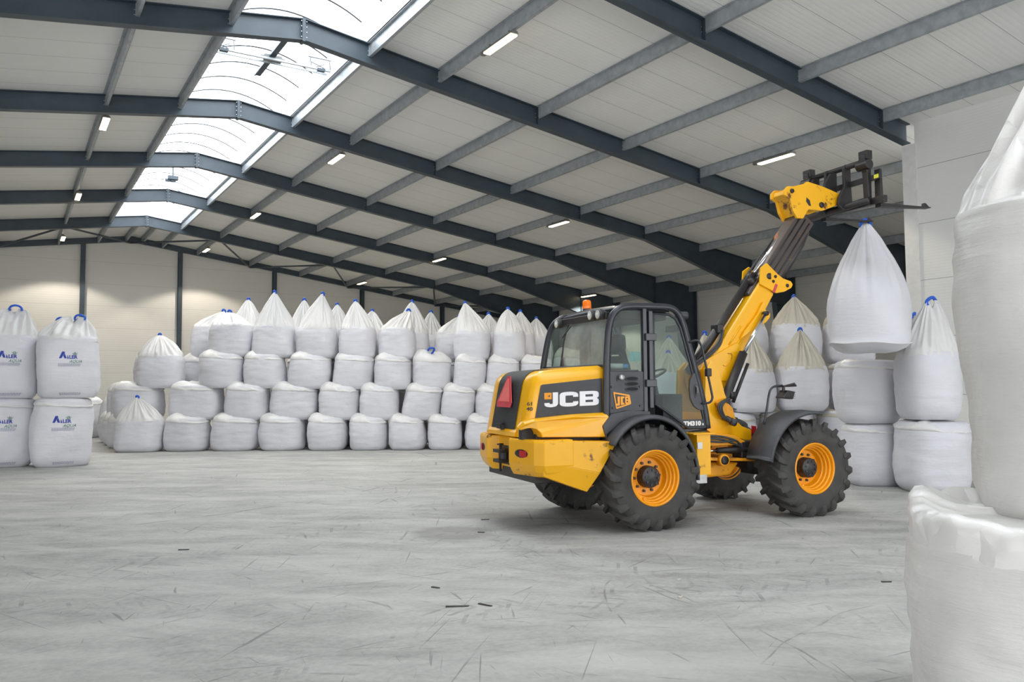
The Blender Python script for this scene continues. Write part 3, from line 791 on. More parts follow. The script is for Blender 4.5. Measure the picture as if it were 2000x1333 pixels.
# --- columns at the right, behind the loader
rear(1640, 1752, 13.15, 0, .98, 'cap', 'white bulk bag on the floor under the hanging bag', sq=3.6, rise=.05)
rear(1630, 1758, 13.15, 1.03, 1.02, 'cap', 'crumpled white bulk bag directly beneath the hanging bag', sq=3.0, rise=.05)
rear(1745, 1887, 12.2, 0, 1.06, 'cap', 'white bulk bag on the floor beside the two nearest big bags', sq=3.4, rise=.05)
rear(1750, 1872, 12.25, 1.13, 1.05, 'cone', 'tall-necked white bulk bag with a wide blue loop by the side wall', hc=.86, flare=.85, tip=(.12, 0), hw=.09, pleats=13, split=.075, sad=.14)
rear(1752, 1830, 13.9, 0, 1.02, 'cap', 'white bulk bag hidden low behind the tall-necked one')
rear(1748, 1832, 13.9, 1.06, 1.0, 'cone', 'off-white bulk bag whose blue loop shows between hanging bag and tall-necked one', top='dusty', hc=.88, tip=(-.0, 0), flare=.8)
# --- dusty bags behind the loader
R2 = [(1366, 1477, 17.5, 0, 1.02, 'cap', 0, 'bottom dusty bag at the foot of the boom'), (1479, 1590, 17.4, 0, 1.04, 'cap', 0, 'bottom dusty bag behind the front mudguard'),
      (1592, 1700, 17.3, 0, 1.06, 'cap', 0, 'bottom dusty bag behind the front tyre\'s top'), (1254, 1363, 17.6, 0, 1.02, 'cap', 0, 'bottom bag seen low through the cab door'),
      (1424, 1514, 17.5, 1.08, .95, 'cone', .84, 'dusty cone-topped bulk bag left of the work lamp'), (1513, 1618, 17.3, 1.10, .98, 'cone', .86, 'dusty cone-topped bulk bag right above the work lamp'),
      (1620, 1712, 17.4, 1.12, .98, 'cap', 0, 'off-white bag squeezed behind the hanging bag\'s column'), (1262, 1350, 17.7, 1.06, .9, 'cone', .50, 'cone-topped bag seen through the middle of the cab door'),
      (1352, 1423, 17.8, 1.06, .9, 'cone', .6, 'dusty bag between cab door and boom'),
      (1142, 1252, 17.9, 0, 1.02, 'cap', 0, 'bottom bag behind the rear fender'), (1172, 1259, 17.9, 1.06, .9, 'cone', .72, 'cone-topped bag seen beside the driver seat')]
for a, b, d, z, H, kind, hc, lab in R2:
    rear(a, b, d, z, H, kind, lab, top='dusty', hc=hc or .5, flare=.8, rise=.05)
R3 = [(1504, 1606, 18.7, 'cone', .72, 'high off-white cone-topped bag behind the dusty pair', 2.2), (1608, 1710, 18.6, 'cone', .85, 'high bag half hidden behind the hanging bag', 2.2),
      (1408, 1502, 18.8, 'cone', .40, 'high bag with blue tip seen right of the boom', 2.2)]
for a, b, d, kind, hc, lab, z in R3:
    rear(a, b, d, z, .92, kind, lab, top='dusty', hc=hc, flare=.8, dep=1.05)
    for zz in (0, 1.1):
        rear(a+6, b-6, d+.02, zz, 1.02, 'cap', 'off-white bulk bag buried under the high bags behind the loader', group='bags under the high back row', rise=.02, dep=1.0)
R4 = [(1352, 1405, 18.9, .70, 'narrow dusty cone tip just right of the cab roof'), (1268, 1348, 19.0, .62, 'wide cone-topped bag seen in the upper cab door')]
for a, b, d, hc, lab in R4:
    Wd = (b-a)*(d+.35)/FPX*1.1
    bag(pos((a+b)/2, d, Wd), 1.12, Wd, 1.0, 'cone', lab, sd(), top='dusty', hc=hc+.15, flare=.8)
    bag(pos((a+b)/2, d+.02, Wd), 0, Wd, 1.05, 'cap', 'off-white bulk bag buried under the cone tips beside the cab', sd(), group='bags under the cab-side cones', rise=.02)
for a, b, d, z, lab in ((1075, 1150, 21.6, 0, 'bottom bag seen through the rear cab window, left'), (1075, 1150, 21.7, .86, 'second-course bag seen through the rear cab window'), (1080, 1150, 21.9, 1.74, 'upper bag seen through the corner of the rear cab window'),
                   (1150, 1225, 21.9, 0, 'floor bag far behind the cab'), (1150, 1225, 22.0, .86, 'second-course bag far behind the cab')):
    rear(a, b, d, z, .82, 'cap', lab, top='dusty')
# --- the two big bags beside the camera
def near_bags():
    p = CP+CR*2.41+CF*3.62
    t1, f1 = bag((p.x, p.y), 0, 1.27, 1.04, 'none', 'big close white bulk bag on the floor, cut by the picture\'s lower right corner', 901, rz=-YAW-.35, sq=2.7, footk=.4, res=2, bodymat='close', bulge=.02)
    # thick rolled collar, dented on the camera side
    na, prof = 220, [(.985, -.16), (.99, -.11), (.997, -.06), (1.008, -.01), (1.015, .03), (1.015, .07), (1.01, .10), (.97, .12), (.91, .125), (.84, .11), (.76, .085), (.66, .065), (.5, .06), (.3, .06)]
    base = [f1(2*pi*i/na, .95) for i in range(na)]; rings = []
    for j, (r, z) in enumerate(prof):
        ring = []; wj = min(1, max(0, j-.5)/3)
        for i, q in enumerate(base):
            a = 2*pi*i/na; ca, sa = cos(a), sin(a)
            fold = nz(ca*1.2, sa*1.2, z*3, 1.6, 5)*.8+abs(nz(ca*2.0+z*2, sa*2.0, z*5, 1.8, 9))*1.3-.3+abs(nz(ca*4, sa*4+z*3, z*8, 2.0, 11))*.35
            g = r*(1+wj*.035*fold)
            ring.append(Vector((q.x*g, q.y*g, 1.04*.95+z+wj*.045*fold+.05*max(0, cos(a-2.6)))))
        rings.append(ring)
    MB().loft(rings, False, True).obj('folded_top', 'close_film', t1, True)
    p = CP+CR*2.78+CF*3.80
    t2, f2 = bag((p.x, p.y), 1.06, 1.13, 1.46, 'none', 'tall close white bulk bag standing on the big one, cut by the picture\'s right edge', 907, rz=-YAW-.5, sq=2.5, footk=.15, lean=(-.08, 0), res=2, bodymat='close', bulge=.02)
    c = cone_mesh(f2, 1.46, 1.05, 77, (.08, 0), na=256, ns=44, pleats=9, flare=.95, over=1.0)
    c.obj('gathered_top', 'close_film', t2, True)
    hh = handle_mesh(.08, .12).obj('lifting_loop', 'blue', t2, True); hh.location = (0, 0, 1.42+1.02)
near_bags()
# ------------------------------------------------------------ telescopic loader
# local frame: x forward, y to its far side (camera sees the -y side), z up; origin under the rear axle
HD = radians(99.26)
VF = Vector((sin(HD), cos(HD), 0)); VL = Vector((-VF.y, VF.x, 0))
VO = Vector((6.42, 7.07, 0))+VL*1.12
V = thing('telescopic_loader', 'yellow and black telescopic wheel loader lifting a white bulk bag', 'loader', VO, atan2(VF.y, VF.x))
def side(pts, y0, y1, name, mat, parent=V, bev=.008, smooth=False, **kw):
    """outline in the x-z plane given a thickness from y0 to y1"""
    return MB().prism([(x, 0, z) for x, z in pts], (0, y0, 0), (0, y1, 0)).obj(name, mat, parent, smooth, bev, **kw)
def boxo(name, mat, parent, x0, x1, y0, y1, z0, z1, bev=.008, **kw):
    return MB().box(x0, x1, y0, y1, z0, z1).obj(name, mat, parent, False, bev, **kw)
def tubeo(name, mat, parent, pts, r, n=10, **kw):
    o = MB().tube(pts, r, n).obj(name, mat, parent, True, **kw); return o
def arc(cx, cz, r, a0, a1, n, rz=None):
    rz = rz or r
    return [(cx+r*cos(radians(a0+(a1-a0)*i/n)), cz+rz*sin(radians(a0+(a1-a0)*i/n))) for i in range(n+1)]
def smoothpath(pts, n=6):
    """Catmull-Rom through the points"""
    P = [Vector(p) for p in pts]; P = [P[0]*2-P[1]]+P+[P[-1]*2-P[-2]]; out = []
    for i in range(1, len(P)-2):
        for k in range(n):
            t = k/n; a, b, c, d = P[i-1:i+3]
            out.append(.5*((2*b)+(c-a)*t+(2*a-5*b+4*c-d)*t*t+(-a+3*b-3*c+d)*t**3))
    return out+[P[-2]]
def flat(loops, name, mat, parent, fn, ext=.003):
    """filled letter outline (first loop outer, others holes) placed by fn(u, v, w)"""
    cu = D.curves.new('c', 'CURVE'); cu.dimensions = '2D'; cu.fill_mode = 'BOTH'; cu.extrude = ext
    for lp in loops:
        sp = cu.splines.new('POLY'); sp.points.add(len(lp)-1); sp.use_cyclic_u = True
        for p, q in zip(sp.points, lp): p.co = (q[0], q[1], 0, 1)
    o = D.objects.new('c', cu); COL.objects.link(o); bpy.context.view_layer.update()
    me = D.meshes.new_from_object(o.evaluated_get(bpy.context.evaluated_depsgraph_get())); D.objects.remove(o); D.curves.remove(cu)
    for v in me.vertices: v.co = fn(v.co.x, v.co.y, v.co.z)
    me.name = name; return link(name, me, mat, parent)
def words(s, size, name, mat, parent, fn, shear=0, bold=.0, xs=1.0):
    cu = D.curves.new('t', 'FONT'); cu.body = s; cu.size = size; cu.shear = shear; cu.offset = bold; cu.extrude = .002; cu.resolution_u = 3
    o = D.objects.new('t', cu); COL.objects.link(o); bpy.context.view_layer.update()
    me = D.meshes.new_from_object(o.evaluated_get(bpy.context.evaluated_depsgraph_get())); D.objects.remove(o); D.curves.remove(cu)
    for v in me.vertices: v.co = fn(v.co.x*xs, v.co.y, v.co.z)
    me.name = name; return link(name, me, mat, parent)
def chamf(pts, c):
    """cut the corners of a closed outline, c per corner"""
    out = []; n = len(pts)
    for i, p in enumerate(pts):
        k = c[i] if isinstance(c, (list, tuple)) else c
        if not k: out.append(p); continue
        a = Vector(pts[i-1]); b = Vector(p); d = Vector(pts[(i+1) % n])
        u = (a-b).normalized()*k; w_ = (d-b).normalized()*k
        for s in (0, .33, .67, 1): 
            t = s; q = (b+u)*(1-t)**2+b*2*t*(1-t)+(b+w_)*t*t; out.append((q.x, q.y))
    return out

# --- wheels
def wheel_meshes():
    R = .597
    prof = [(.30, -.17), (.315, -.205), (.345, -.215), (.40, -.232), (.47, -.24), (.53, -.232), (.565, -.212), (.582, -.17), (.59, -.08), (.592, 0)]
    prof = prof+[(r, -y) for r, y in prof[-2::-1]]
    m = MB(); m.lathe(prof, 'y', 72, cap0=False, cap1=False)
    NL = 19
    for sg in (-1, 1):
        for k in range(NL):
            a0 = 2*pi*(k+(.5 if sg > 0 else 0))/NL
            path = [(.0, 0, .597), (.08, .07, .597), (.16, .16, .594), (.215, .235, .580), (.238, .27, .545), (.246, .285, .50)]
            hgt = [.026, .036, .037, .036, .026, .008]; wid = [.028, .034, .042, .050, .052, .04]
            rings = []
            for (yy, da, rr), h, wd in zip(path, hgt, wid):
                a = a0+da*.95
                def P(off, r, yo=0):
                    b = a+off/.6; return (r*cos(b), sg*(yy+yo), r*sin(b))
                rr2 = rr-.02
                rings.append([P(-wd, rr2, -.0), P(-wd*.55, rr+h, .014 if yy > .2 else 0), P(wd*.55, rr+h, .014 if yy > .2 else 0), P(wd, rr2, 0)])
            m.loft(rings)
    tyre = m.mesh('tyre')
    prof = [(.325, -.20), (.33, -.215), (.318, -.222), (.305, -.212), (.298, -.175), (.282, -.168), (.276, -.13), (.262, -.124), (.255, -.085), (.240, -.078), (.232, -.03), (.222, -.012), (.0, -.008)]
    back = [(.0, .012), (.225, .02), (.245, .09), (.27, .10), (.28, .16), (.305, .17), (.312, .21), (.325, .21), (.33, .2)]
    rim = MB().lathe(prof+back, 'y', 56, cap0=False, cap1=False)
    rim.lathe([(0, -.195), (.018, -.19), (.018, -.16), (0, -.15)], 'y', 10, (-.11, .0, -.255))
    rim = rim.mesh('rim')
    hub = MB().lathe([(.0, -.135), (.10, -.135), (.122, -.12), (.13, -.09), (.132, -.01), (.14, .0)], 'y', 32, cap1=False)
    for k in range(8):
        a = 2*pi*k/8; hub.lathe([(0, -.146), (.014, -.146), (.014, -.13)], 'y', 6, (.085*cos(a), 0, .085*sin(a)))
    hub = hub.mesh('hub')
    nut = MB()
    nut.lathe([(0, -.035), (.017, -.035), (.019, -.005)], 'y', 6); nut = nut.mesh('wheel_nut')
    for me, mt in ((tyre, 'rubber'), (rim, 'rim'), (hub, 'hub'), (nut, 'hub')): me.materials.append(MAT[mt])
    for me in (tyre, rim, hub):
        me.polygons.foreach_set('use_smooth', [True]*len(me.polygons))
    try: 
        for me in (tyre, rim, hub): me.set_sharp_from_angle(angle=radians(38))
    except Exception: pass
    return tyre, rim, hub, nut
TY, RM, HB, NU = wheel_meshes()
def wheel(x, y, flip, spin, label):
    w_ = D.objects.new('wheel', TY); COL.objects.link(w_); w_.parent = V; w_.location = (x, y, .612); w_.rotation_euler = (0, spin, pi if flip else 0)
    w_['label'] = label
    r = D.objects.new('rim', RM); COL.objects.link(r); r.parent = w_
    h_ = D.objects.new('hub', HB); COL.objects.link(h_); h_.parent = w_
    for k in range(10):
        n_ = D.objects.new('wheel_nut', NU); COL.objects.link(n_); n_.parent = w_
        a = 2*pi*(k+.3)/10; n_.location = (.172*cos(a), 0, .172*sin(a))
wheel(0, -.885, False, .12, 'rear wheel towards the camera, orange rim'); wheel(2.404, -.885, False, .3, 'front wheel towards the camera, orange rim')
wheel(0, .885, True, .4, 'rear wheel on the far side'); wheel(2.404, .885, True, .2, 'front wheel on the far side')
# axles
for x in (0, 2.404):
    m = MB(); m.tube([(x, -.70, .61), (x, -.45, .61), (x, -.2, .61), (x, .2, .61), (x, .45, .61), (x, .70, .61)], [.15, .11, .15, .15, .11, .15], 14); m.box(x-.16, x+.2, -.18, .18, .45, .8)
    m.obj('axle', 'steel', V, True)
# --- rear casting with hitch recess
plan = [(-1.0, -.97), (-1.37, -.97), (-1.45, -.86), (-1.55, -.36), (-1.50, -.30), (-1.42, -.26), (-1.42, .26), (-1.50, .30), (-1.55, .36), (-1.45, .86), (-1.37, .97), (-1.0, .97)]
m = MB(); rings = []
for z, s, dx in ((.66, .93, .07), (.72, .975, .03), (.80, 1, 0), (1.05, 1, 0), (1.085, .985, .01)):
    rings.append([(x*1.0+dx*(1 if x < -1.2 else 0), y*s, z) for x, y in plan])
m.loft(rings); cw = m.obj('counterweight', 'yellow_worn', V, False, .012)
# tail light in an oval pocket and the hitch
def oval(x, y, z, ry, rz, t): return [(x, y+ry*cos(2*pi*k/20), z+rz*sin(2*pi*k/20)) for k in range(20)]
rl = lambda y: -1.455-(-y-.86)*(-.1/.5)*-1 if False else -1.45-(.86-abs(y))*.2
for s in (-1, 1):
    y = s*.62; x = rl(y); sl = .2*s
    m = MB(); ring = [(x-.006-(-s)*0+(-(0))+s*.2*(-.0)+(.2*s*(q[1]-y)), q[1], q[2]) for q in oval(0, y, .92, .125, .048, 0)]
    m.prism(ring, (0, 0, 0), (.03, 0, 0)); p = m.obj('lamp_pocket', 'steel', cw)
    m = MB(); y2 = y+.04*s*-1*-1
    m.prism([(rl(y2+a)-.012, y2+a, z) for a, z in ((-.06, .885), (.05, .885), (.05, .955), (-.06, .955))], (-.01, 0, 0), (.02, 0, 0)); m.obj('tail_lamp', 'red', cw)
m = MB(); m.box(-1.57, -1.41, -.10, .10, .89, .93); m.box(-1.57, -1.41, -.10, .10, .77, .81); m.tube([(-1.46, 0, .80), (-1.46, 0, .90)], .07, 12); m.box(-1.43, -1.40, -.17, .17, .74, .97); m.obj('hitch', 'steel', V, False, .006)
m = MB(); m.tube([(-1.51, 0, .66), (-1.51, 0, 1.0)], .016, 8); m.tube([(-1.55, 0, .99), (-1.47, 0, .99)], .01, 6); m.obj('hitch_pin', 'steel', V, True)
# side wedge plates in front of the casting
for s, nm in ((-1, 'near'), (1, 'far')):
    pts = [(-1.365, 1.085), (-.46, 1.045), (-.445, 1.02), (-.80, .475), (-1.30, .655), (-1.365, .68)]
    m = MB(); y0, y1 = s*.965, s*.70
    def ya(x, z): return s*(.965-.09*max(0, (.70+(-x-.8)*.22-z))/.2)
    pts2 = [(-1.365, 1.085), (-.46, 1.045), (-.445, 1.02), (-.66, .69), (-1.365, .84)]
    low_ = [(-1.365, .84), (-.66, .69), (-.80, .475), (-1.365, .68)]
    m.prism([(x, 0, z) for x, z in pts2], (0, y0, 0), (0, y1, 0))
    a = [(x, y0, z) for x, z in low_]; a[2] = (-.80, s*.90, .475); a[3] = (-1.365, s*.92, .68); b = [(x, y1, z) for x, z in low_]
    m.add(a+b, [(0, 1, 2, 3), (7, 6, 5, 4), (0, 4, 5, 1), (1, 5, 6, 2), (2, 6, 7, 3), (3, 7, 4, 0)])
    m.obj('side_plate', 'yellow_worn', V, False, .006)
boxo('under_tray', 'steel', V, -1.38, -.55, -.72, .72, .58, .92)
boxo('engine_bay', 'grille', V, -1.35, -.5, -.70, .70, .92, 1.14)
# --- engine hood
def hw_(x): return .62+(x+1.42)/.97*.13
def xr_(z): return -1.35-(1.83-z)/.66*.125
def ztop(x): return 1.868+(x+1.3)/.86*.075
LEV = [(0, 0), (.35, 0), (.6, 0), (.80, 0), (.87, .008), (.92, .026), (.96, .055), (.985, .09), (1.0, .14)]
m = MB(); rings = []
for lv, ins in LEV:
    zr = 1.10+(ztop(-1.3)-1.10)*lv; xr = xr_(zr)+ins
    half = [(-.44, .745-ins*.8), (-.75, .705-ins*.8), (-1.05, .667-ins*.8), (xr+.12, .638-ins*.8), (xr+.07, .628-ins*.8), (xr+.035, .605-ins*.7), (xr+.015, .565-ins*.6), (xr+.004, .50-ins*.4), (xr, .42)]
    loop = [(x, -y) for x, y in half]+[(xr, -.2), (xr, 0), (xr, .2)]+half[::-1]
    rings.append([(x, y, 1.10+(ztop(x)-1.10)*lv) for x, y in loop])
m.loft(rings); hood = m.obj('engine_hood', 'yellow', V, True)
try: hood.data.set_sharp_from_angle(angle=radians(50))
except Exception: pass
# dark rear panel that runs up over the edge, and its parts
prof_ = [(xr_(z), z) for z in (1.185, 1.4, 1.6)]
for lv, ins in LEV[3:]:
    z = 1.10+(ztop(-1.3)-1.10)*lv; prof_.append((xr_(z)+ins, 1.10+(ztop(xr_(z)+ins)-1.10)*lv))
prof_ += [(-1.1, ztop(-1.1)), (-.95, ztop(-.95))]
m = MB(); m.loft([[(x-(.010 if z < 1.8 else .004), y, z+(.006 if z > 1.8 else 0)) for x, z in prof_] for y in (-.38, -.1, .1, .36)], False, False, False); m.obj('rear_grille', 'grille', hood, True)
def rearp(y, z, o=0.0): return (xr_(z)-.012-o, y, z)
TY0 = .0
tri = [(-.20, 1.44), (.22, 1.44), (.245, 1.50), (.03, 1.82), (-.05, 1.82), (-.22, 1.50)]
m = MB(); m.prism([rearp(y+TY0, z, .03) for y, z in tri], (0, 0, 0), (.012, 0, 0)); rf = m.obj('warning_triangle', 'pinkrim', hood)
tri2 = [(-.155, 1.51), (.18, 1.51), (.01, 1.79), (-.03, 1.79)]
m = MB(); m.prism([rearp(y+TY0, z, .036) for y, z in tri2], (0, 0, 0), (.008, 0, 0)); m.obj('reflector_centre', 'pink', rf)
m = MB(); x_ = xr_(1.2)-.02; m.box(x_-.04, x_, -.09, .09, 1.235, 1.25); m.box(x_-.04, x_, -.09, -.075, 1.17, 1.25); m.box(x_-.03, x_+.01, -.03, .10, 1.18, 1.225); m.obj('hood_latch', 'steel', hood)
m = MB(); m.loft([[(xr_(z)-o, y, z) for z, o in ((1.105, .0), (1.105, .022), (1.15, .020), (1.185, .004))] for y in (-.44, .44)], True, True); m.obj('rear_lip', 'yellow', hood)
# small registration figures on the rear corner
def on_hood(u, v, w_=0): x = u; return Vector((x, -hw_(x)-.005-w_, v))
# dark side decal with the maker's letters
pan = chamf([(-1.335, 1.305), (-.50, 1.375), (-.50, 1.785), (-1.255, 1.71)], .02)
for s in (-1, 1):
    flat([pan], 'side_decal', 'decal', hood, lambda u, v, w_, s=s: Vector((u, s*(hw_(u)+.004+w_), v)), .003)
Jl = chamf([(.105, 1), (.24, 1), (.24, .14), (.14, 0), (-.02, 0), (-.11, .12), (-.11, .30), (.02, .30), (.02, .22), (.105, .22)], [0, 0, .12, .1, .1, .08, 0, 0, .03, .03])
Cl = chamf([(.66, 1), (.38, 1), (.28, .88), (.28, .12), (.38, 0), (.66, 0), (.76, .12), (.76, .34), (.63, .34), (.63, .25), (.43, .25), (.43, .75), (.63, .75), (.63, .64), (.76, .64), (.76, .88)], [.1, .1, .1, .1, .1, .1, .1, 0, 0, .02, .04, .04, .02, 0, 0, .1])
Bl = chamf([(.80, 0), (1.22, 0), (1.30, .10), (1.30, .40), (1.25, .50), (1.30, .60), (1.30, .90), (1.22, 1), (.80, 1)], [0, .08, .08, .05, 0, .05, .08, .08, 0])
Bh1 = [(.95, .24), (1.15, .24), (1.15, .40), (.95, .40)]; Bh2 = [(.95, .62), (1.15, .62), (1.15, .78), (.95, .78)]
def jmap(u, v, w_, s=-1):
    x = -1.165+u*.475; z = 1.445+v*.172+ (x+1.2)*.03; return Vector((x, -(hw_(x)+.009+w_), z))
for lp, nm in (([Jl], 'letter_j'), ([Cl], 'letter_c'), ([Bl, Bh1, Bh2], 'letter_b')):
    flat(lp, 'logo_letter', 'white', hood, jmap, .002)
flat([[(-.11, .55), (.075, .55), (.075, .99), (-.11, .99)]], 'logo_square', 'rim', hood, jmap, .002)
flat([[(-.03, .74), (.03, .70), (.03, .84)]], 'logo_mark', 'decal', hood, lambda u, v, w_: jmap(u, v, w_+.004), .001)
for k, (u, v) in enumerate(((-1.42, 1.47), (-1.425, 1.41))):
    words(('61', '40')[k], .06, 'paint_number', 'decal', hood, lambda a, b, c, u=u, v=v: Vector((u+a+.005, -.592-a*.8-c, v+b)), 0, .001)
# bulging lower hood skirt with its cut-out
sk = [(-1.535, 1.205), (-1.49, 1.262), (-1.395, 1.298), (-1.155, 1.322), (-.911, 1.343), (-.49, 1.357), (-.455, 1.33), (-.515, 1.09), (-1.33, 1.112), (-1.352, 1.165), (-1.385, 1.205), (-1.43, 1.218), (-1.47, 1.212), (-1.51, 1.19)]
yk = [.62, .70, .78, .82, .83, .83, .83, .83, .83, .82, .79, .74, .69, .63]
sk_n, yk_n = sk, yk
for s in (-1, 1):
    sk, yk = (sk_n, yk_n) if s < 0 else (sk_n[3:9], [.72]*6)
    m = MB(); o0 = [(x, s*y, z-.0) for (x, z), y in zip(sk, yk)]; o1 = [(x, s*(y-.05 if y > .68 else y-.02), z+(.02 if i < 6 else 0)) for i, ((x, z), y) in enumerate(zip(sk, yk))]; o2 = [(x, s*.58, z+(.02 if i < 6 else 0)) for i, (x, z) in enumerate(sk)]
    n_ = len(sk)
    oi = [(x+(.0), s*y, z) for (x, z), y in zip([(x*.985+(-.93)*.015, z*.93+1.21*.07) for x, z in sk], [y+.012 for y in yk])]
    m.loft([oi, o0, o1, o2]); m.obj('hood_skirt', 'yellow', V, False, .012)
for s in (-1,): side([(-1.50, 1.08), (-1.34, 1.08), (-1.36, 1.17), (-1.39, 1.21), (-1.47, 1.215), (-1.50, 1.19)], s*.55, s*.645, 'cutout_shade', 'grille', hood, 0)  # dark block fills the cut-out; the hole's shade is put into its colour
# --- rear mudguards
for s in (-1, 1):
    m = MB(); rings = []
    outer = arc(0, .60, .665, -4, 146, 26, .75)
    for j, (x, z) in enumerate(outer):
        a = atan2(z-.6, x); nx, nzz = cos(a), sin(a)
        y0 = s*1.04; y1 = s*.74; k = .03
        rings.append([(x, y1, z), (x, y0, z), (x-nx*.02, y0+s*.02, z-nzz*.03), (x-nx*.06, y0+s*.015, z-nzz*.06), (x-nx*.03, y0, z-nzz*.03), (x-nx*.02, y1, z-nzz*.02)])
    m.loft(rings); m.obj('rear_mudguard', 'fender', V, True)
    side([(-.50, 1.04), (-.56, 1.22), (-.44, 1.36), (-.2, 1.40), (.1, 1.38), (.1, 1.30), (-.3, 1.27), (-.5, 1.12)], s*.74, s*.86, 'mudguard_top', 'fender', V, .02)
# --- cab
YC = .80
cabpath = [(-.475, 1.17), (-.468, 1.55), (-.46, 1.95), (-.44, 2.25), (-.415, 2.42), (-.365, 2.545), (-.26, 2.625), (-.1, 2.65), (.2, 2.655), (.43, 2.65), (.545, 2.59), (.625, 2.45), (.72, 2.13), (.83, 1.75), (.925, 1.38), (.96, 1.15)]
def rearx(z, y): return cabx(z)-(.09*max(0, (y+.8)/1.6)*(2.6-z)/.7 if z < 2.6 else 0)
def cabx(z):
    for (x0, z0), (x1, z1) in zip(cabpath[:7], cabpath[1:7]):
        if z0 <= z <= z1: return x0+(x1-x0)*(z-z0)/(z1-z0)
    return -.475 if z < 1.2 else -.27
cab = MB()
cab.box(-.42, .95, -.78, .78, 1.06, 1.16)
cab = cab.obj('cab', 'frame', V, False, .01); cab['label'] = 'black cab with rounded side frame and dusty glass'
for s in (-1, 1):
    pts = smoothpath([((rearx(z, s*.8) if i < 7 else x), s*YC, z) for i, (x, z) in enumerate(cabpath)], 4)
    m = MB(); rings = []
    for i, p in enumerate(pts):
        d = (pts[min(i+1, len(pts)-1)]-pts[max(i-1, 0)]).normalized(); nrm = Vector((-d.z, 0, d.x))
        rings.append([p+nrm*a+Vector((0, b, 0)) for a, b in ((.0, -.035), (.035, -.03), (.045, 0), (.035, .03), (0, .035), (-.03, .03), (-.035, 0), (-.03, -.03))])
    m.loft(rings); m.obj('side_frame', 'frame', cab, True)
    m = MB(); m.box(.03, .085, s*YC-.03, s*YC+.03, 1.36, 2.64); m.box(.105, .16, s*YC-.045, s*YC+.02, 1.42, 2.60); m.obj('door_post', 'frame', cab, False, .006)
    # lower side panel
    pn = chamf([(-.455, 1.36), (.04, 1.39), (.04, 1.865), (-.445, 1.865)], .03)
    pnl = side(pn, s*(YC-.03), s*(YC+.018), 'lower_panel', 'black', cab, .008)
    if s < 0:
        for k in range(3):
            z = 1.775-k*.062
            MB().prism([(-.135+.088*cos(2*pi*q/20), -YC-.016, z+.024*sin(2*pi*q/20)) for q in range(20)], (0, 0, 0), (0, -.008, 0)).obj('vent_slot', 'void', pnl)
            m = MB(); m.tube([(-.135+.09*cos(2*pi*q/20), -YC-.022, z+.026*sin(2*pi*q/20)) for q in range(21)], .006, 6); m.obj('vent_rim', 'fender', pnl, True)
        m = MB().lathe([(0, -.05), (.03, -.05), (.034, 0)], 'y', 14, (-.29, -YC-.02, 1.79)); m.obj('filler_cap', 'bolt', pnl, True)
        m = MB()
        for x, z in ((-.41, 1.68), (-.02, 1.68), (-.40, 1.43), (-.02, 1.45), (-.33, 1.76)): m.lathe([(0, -.012), (.012, -.012), (.014, 0)], 'y', 8, (x, -YC-.018, z))
        m.obj('panel_screws', 'hub', pnl)
        def lmap(u, v, w_): return Vector((-.395+u*.25+.0, -YC-.024-w_, 1.415+v*.205-.0*u))
        # slanted badge: frame and letters
        fr = chamf([(.15, .0), (.98, .28), (.90, .82), (.0, 1.0)], .06); fi = chamf([(.19, .11), (.90, .34), (.84, .74), (.08, .89)], .04)
        flat([fr, fi], 'badge_frame', 'rim', pnl, lmap, .003)
        def sk2(pts): return [(.16+p[0]*.72, .18+p[1]*.55*(1-.25*p[0])+p[0]*.14) for p in pts]
        flat([sk2([(.10, 1), (.28, 1), (.28, 0), (-.02, 0), (-.02, .25), (.10, .25)])], 'badge_letter', 'rim', pnl, lmap, .003)
        flat([sk2([(.34, 1), (.62, 1), (.62, .78), (.50, .78), (.50, .22), (.62, .22), (.62, 0), (.34, 0)])], 'badge_letter', 'rim', pnl, lmap, .003)
        flat([sk2([(.68, 0), (1.0, 0), (1.0, 1), (.68, 1)]), sk2([(.79, .2), (.89, .2), (.89, .4), (.79, .4)]), sk2([(.79, .6), (.89, .6), (.89, .8), (.79, .8)])], 'badge_letter', 'rim', pnl, lmap, .003)
    # side quarter glass
    g = [(-.425, 1.875), (.03, 1.875), (.03, 2.60), (-.28, 2.60), (-.38, 2.52), (-.42, 2.35)]
    MB().add([(x, s*(YC-.005), z) for x, z in g], [tuple(range(len(g)))]).obj('quarter_window', 'glass', cab)
    # door: frame tube, glass, handle plate
    dl = [(.185, 1.47), (.185, 2.57), (.42, 2.565), (.51, 2.52), (.58, 2.41), (.69, 2.05), (.80, 1.67), (.885, 1.35), (.925, 1.165), (.66, 1.165), (.47, 1.30), (.30, 1.405)]
    door = MB().add([(x, s*(YC+.008), z) for x, z in dl], [tuple(range(len(dl)))]).obj('door', 'glass', cab); door['label'] = 'glazed door with black oval lock plate'
    m = MB(); P = [(x, s*(YC+.008), z) for x, z in dl]; m.tube(P+[P[0], P[1]], .018, 8); m.obj('door_frame', 'frame', door, True)
    if s < 0:
        m = MB(); c = [(.80+.105*cos(a), 1.63+.235*sin(a)) for a in [pi*(.45+.035*k*1.0) for k in range(31)]]
        c = [(x, z) for x, z in c if x < .9]
        pl = [(.80, 1.865), (.74, 1.83), (.70, 1.76), (.685, 1.65), (.70, 1.52), (.75, 1.43), (.82, 1.385), (.90, 1.38), (.87, 1.50), (.83, 1.68)]
        side(pl, -YC-.012, -YC-.03, 'lock_plate', 'black', door, .008)
        m = MB(); m.prism([(.775+.028*cos(2*pi*q/16), -YC-.031, 1.62+.085*sin(2*pi*q/16)) for q in range(16)], (0, 0, 0), (0, -.006, 0)); m.obj('lock_recess', 'hub', door)
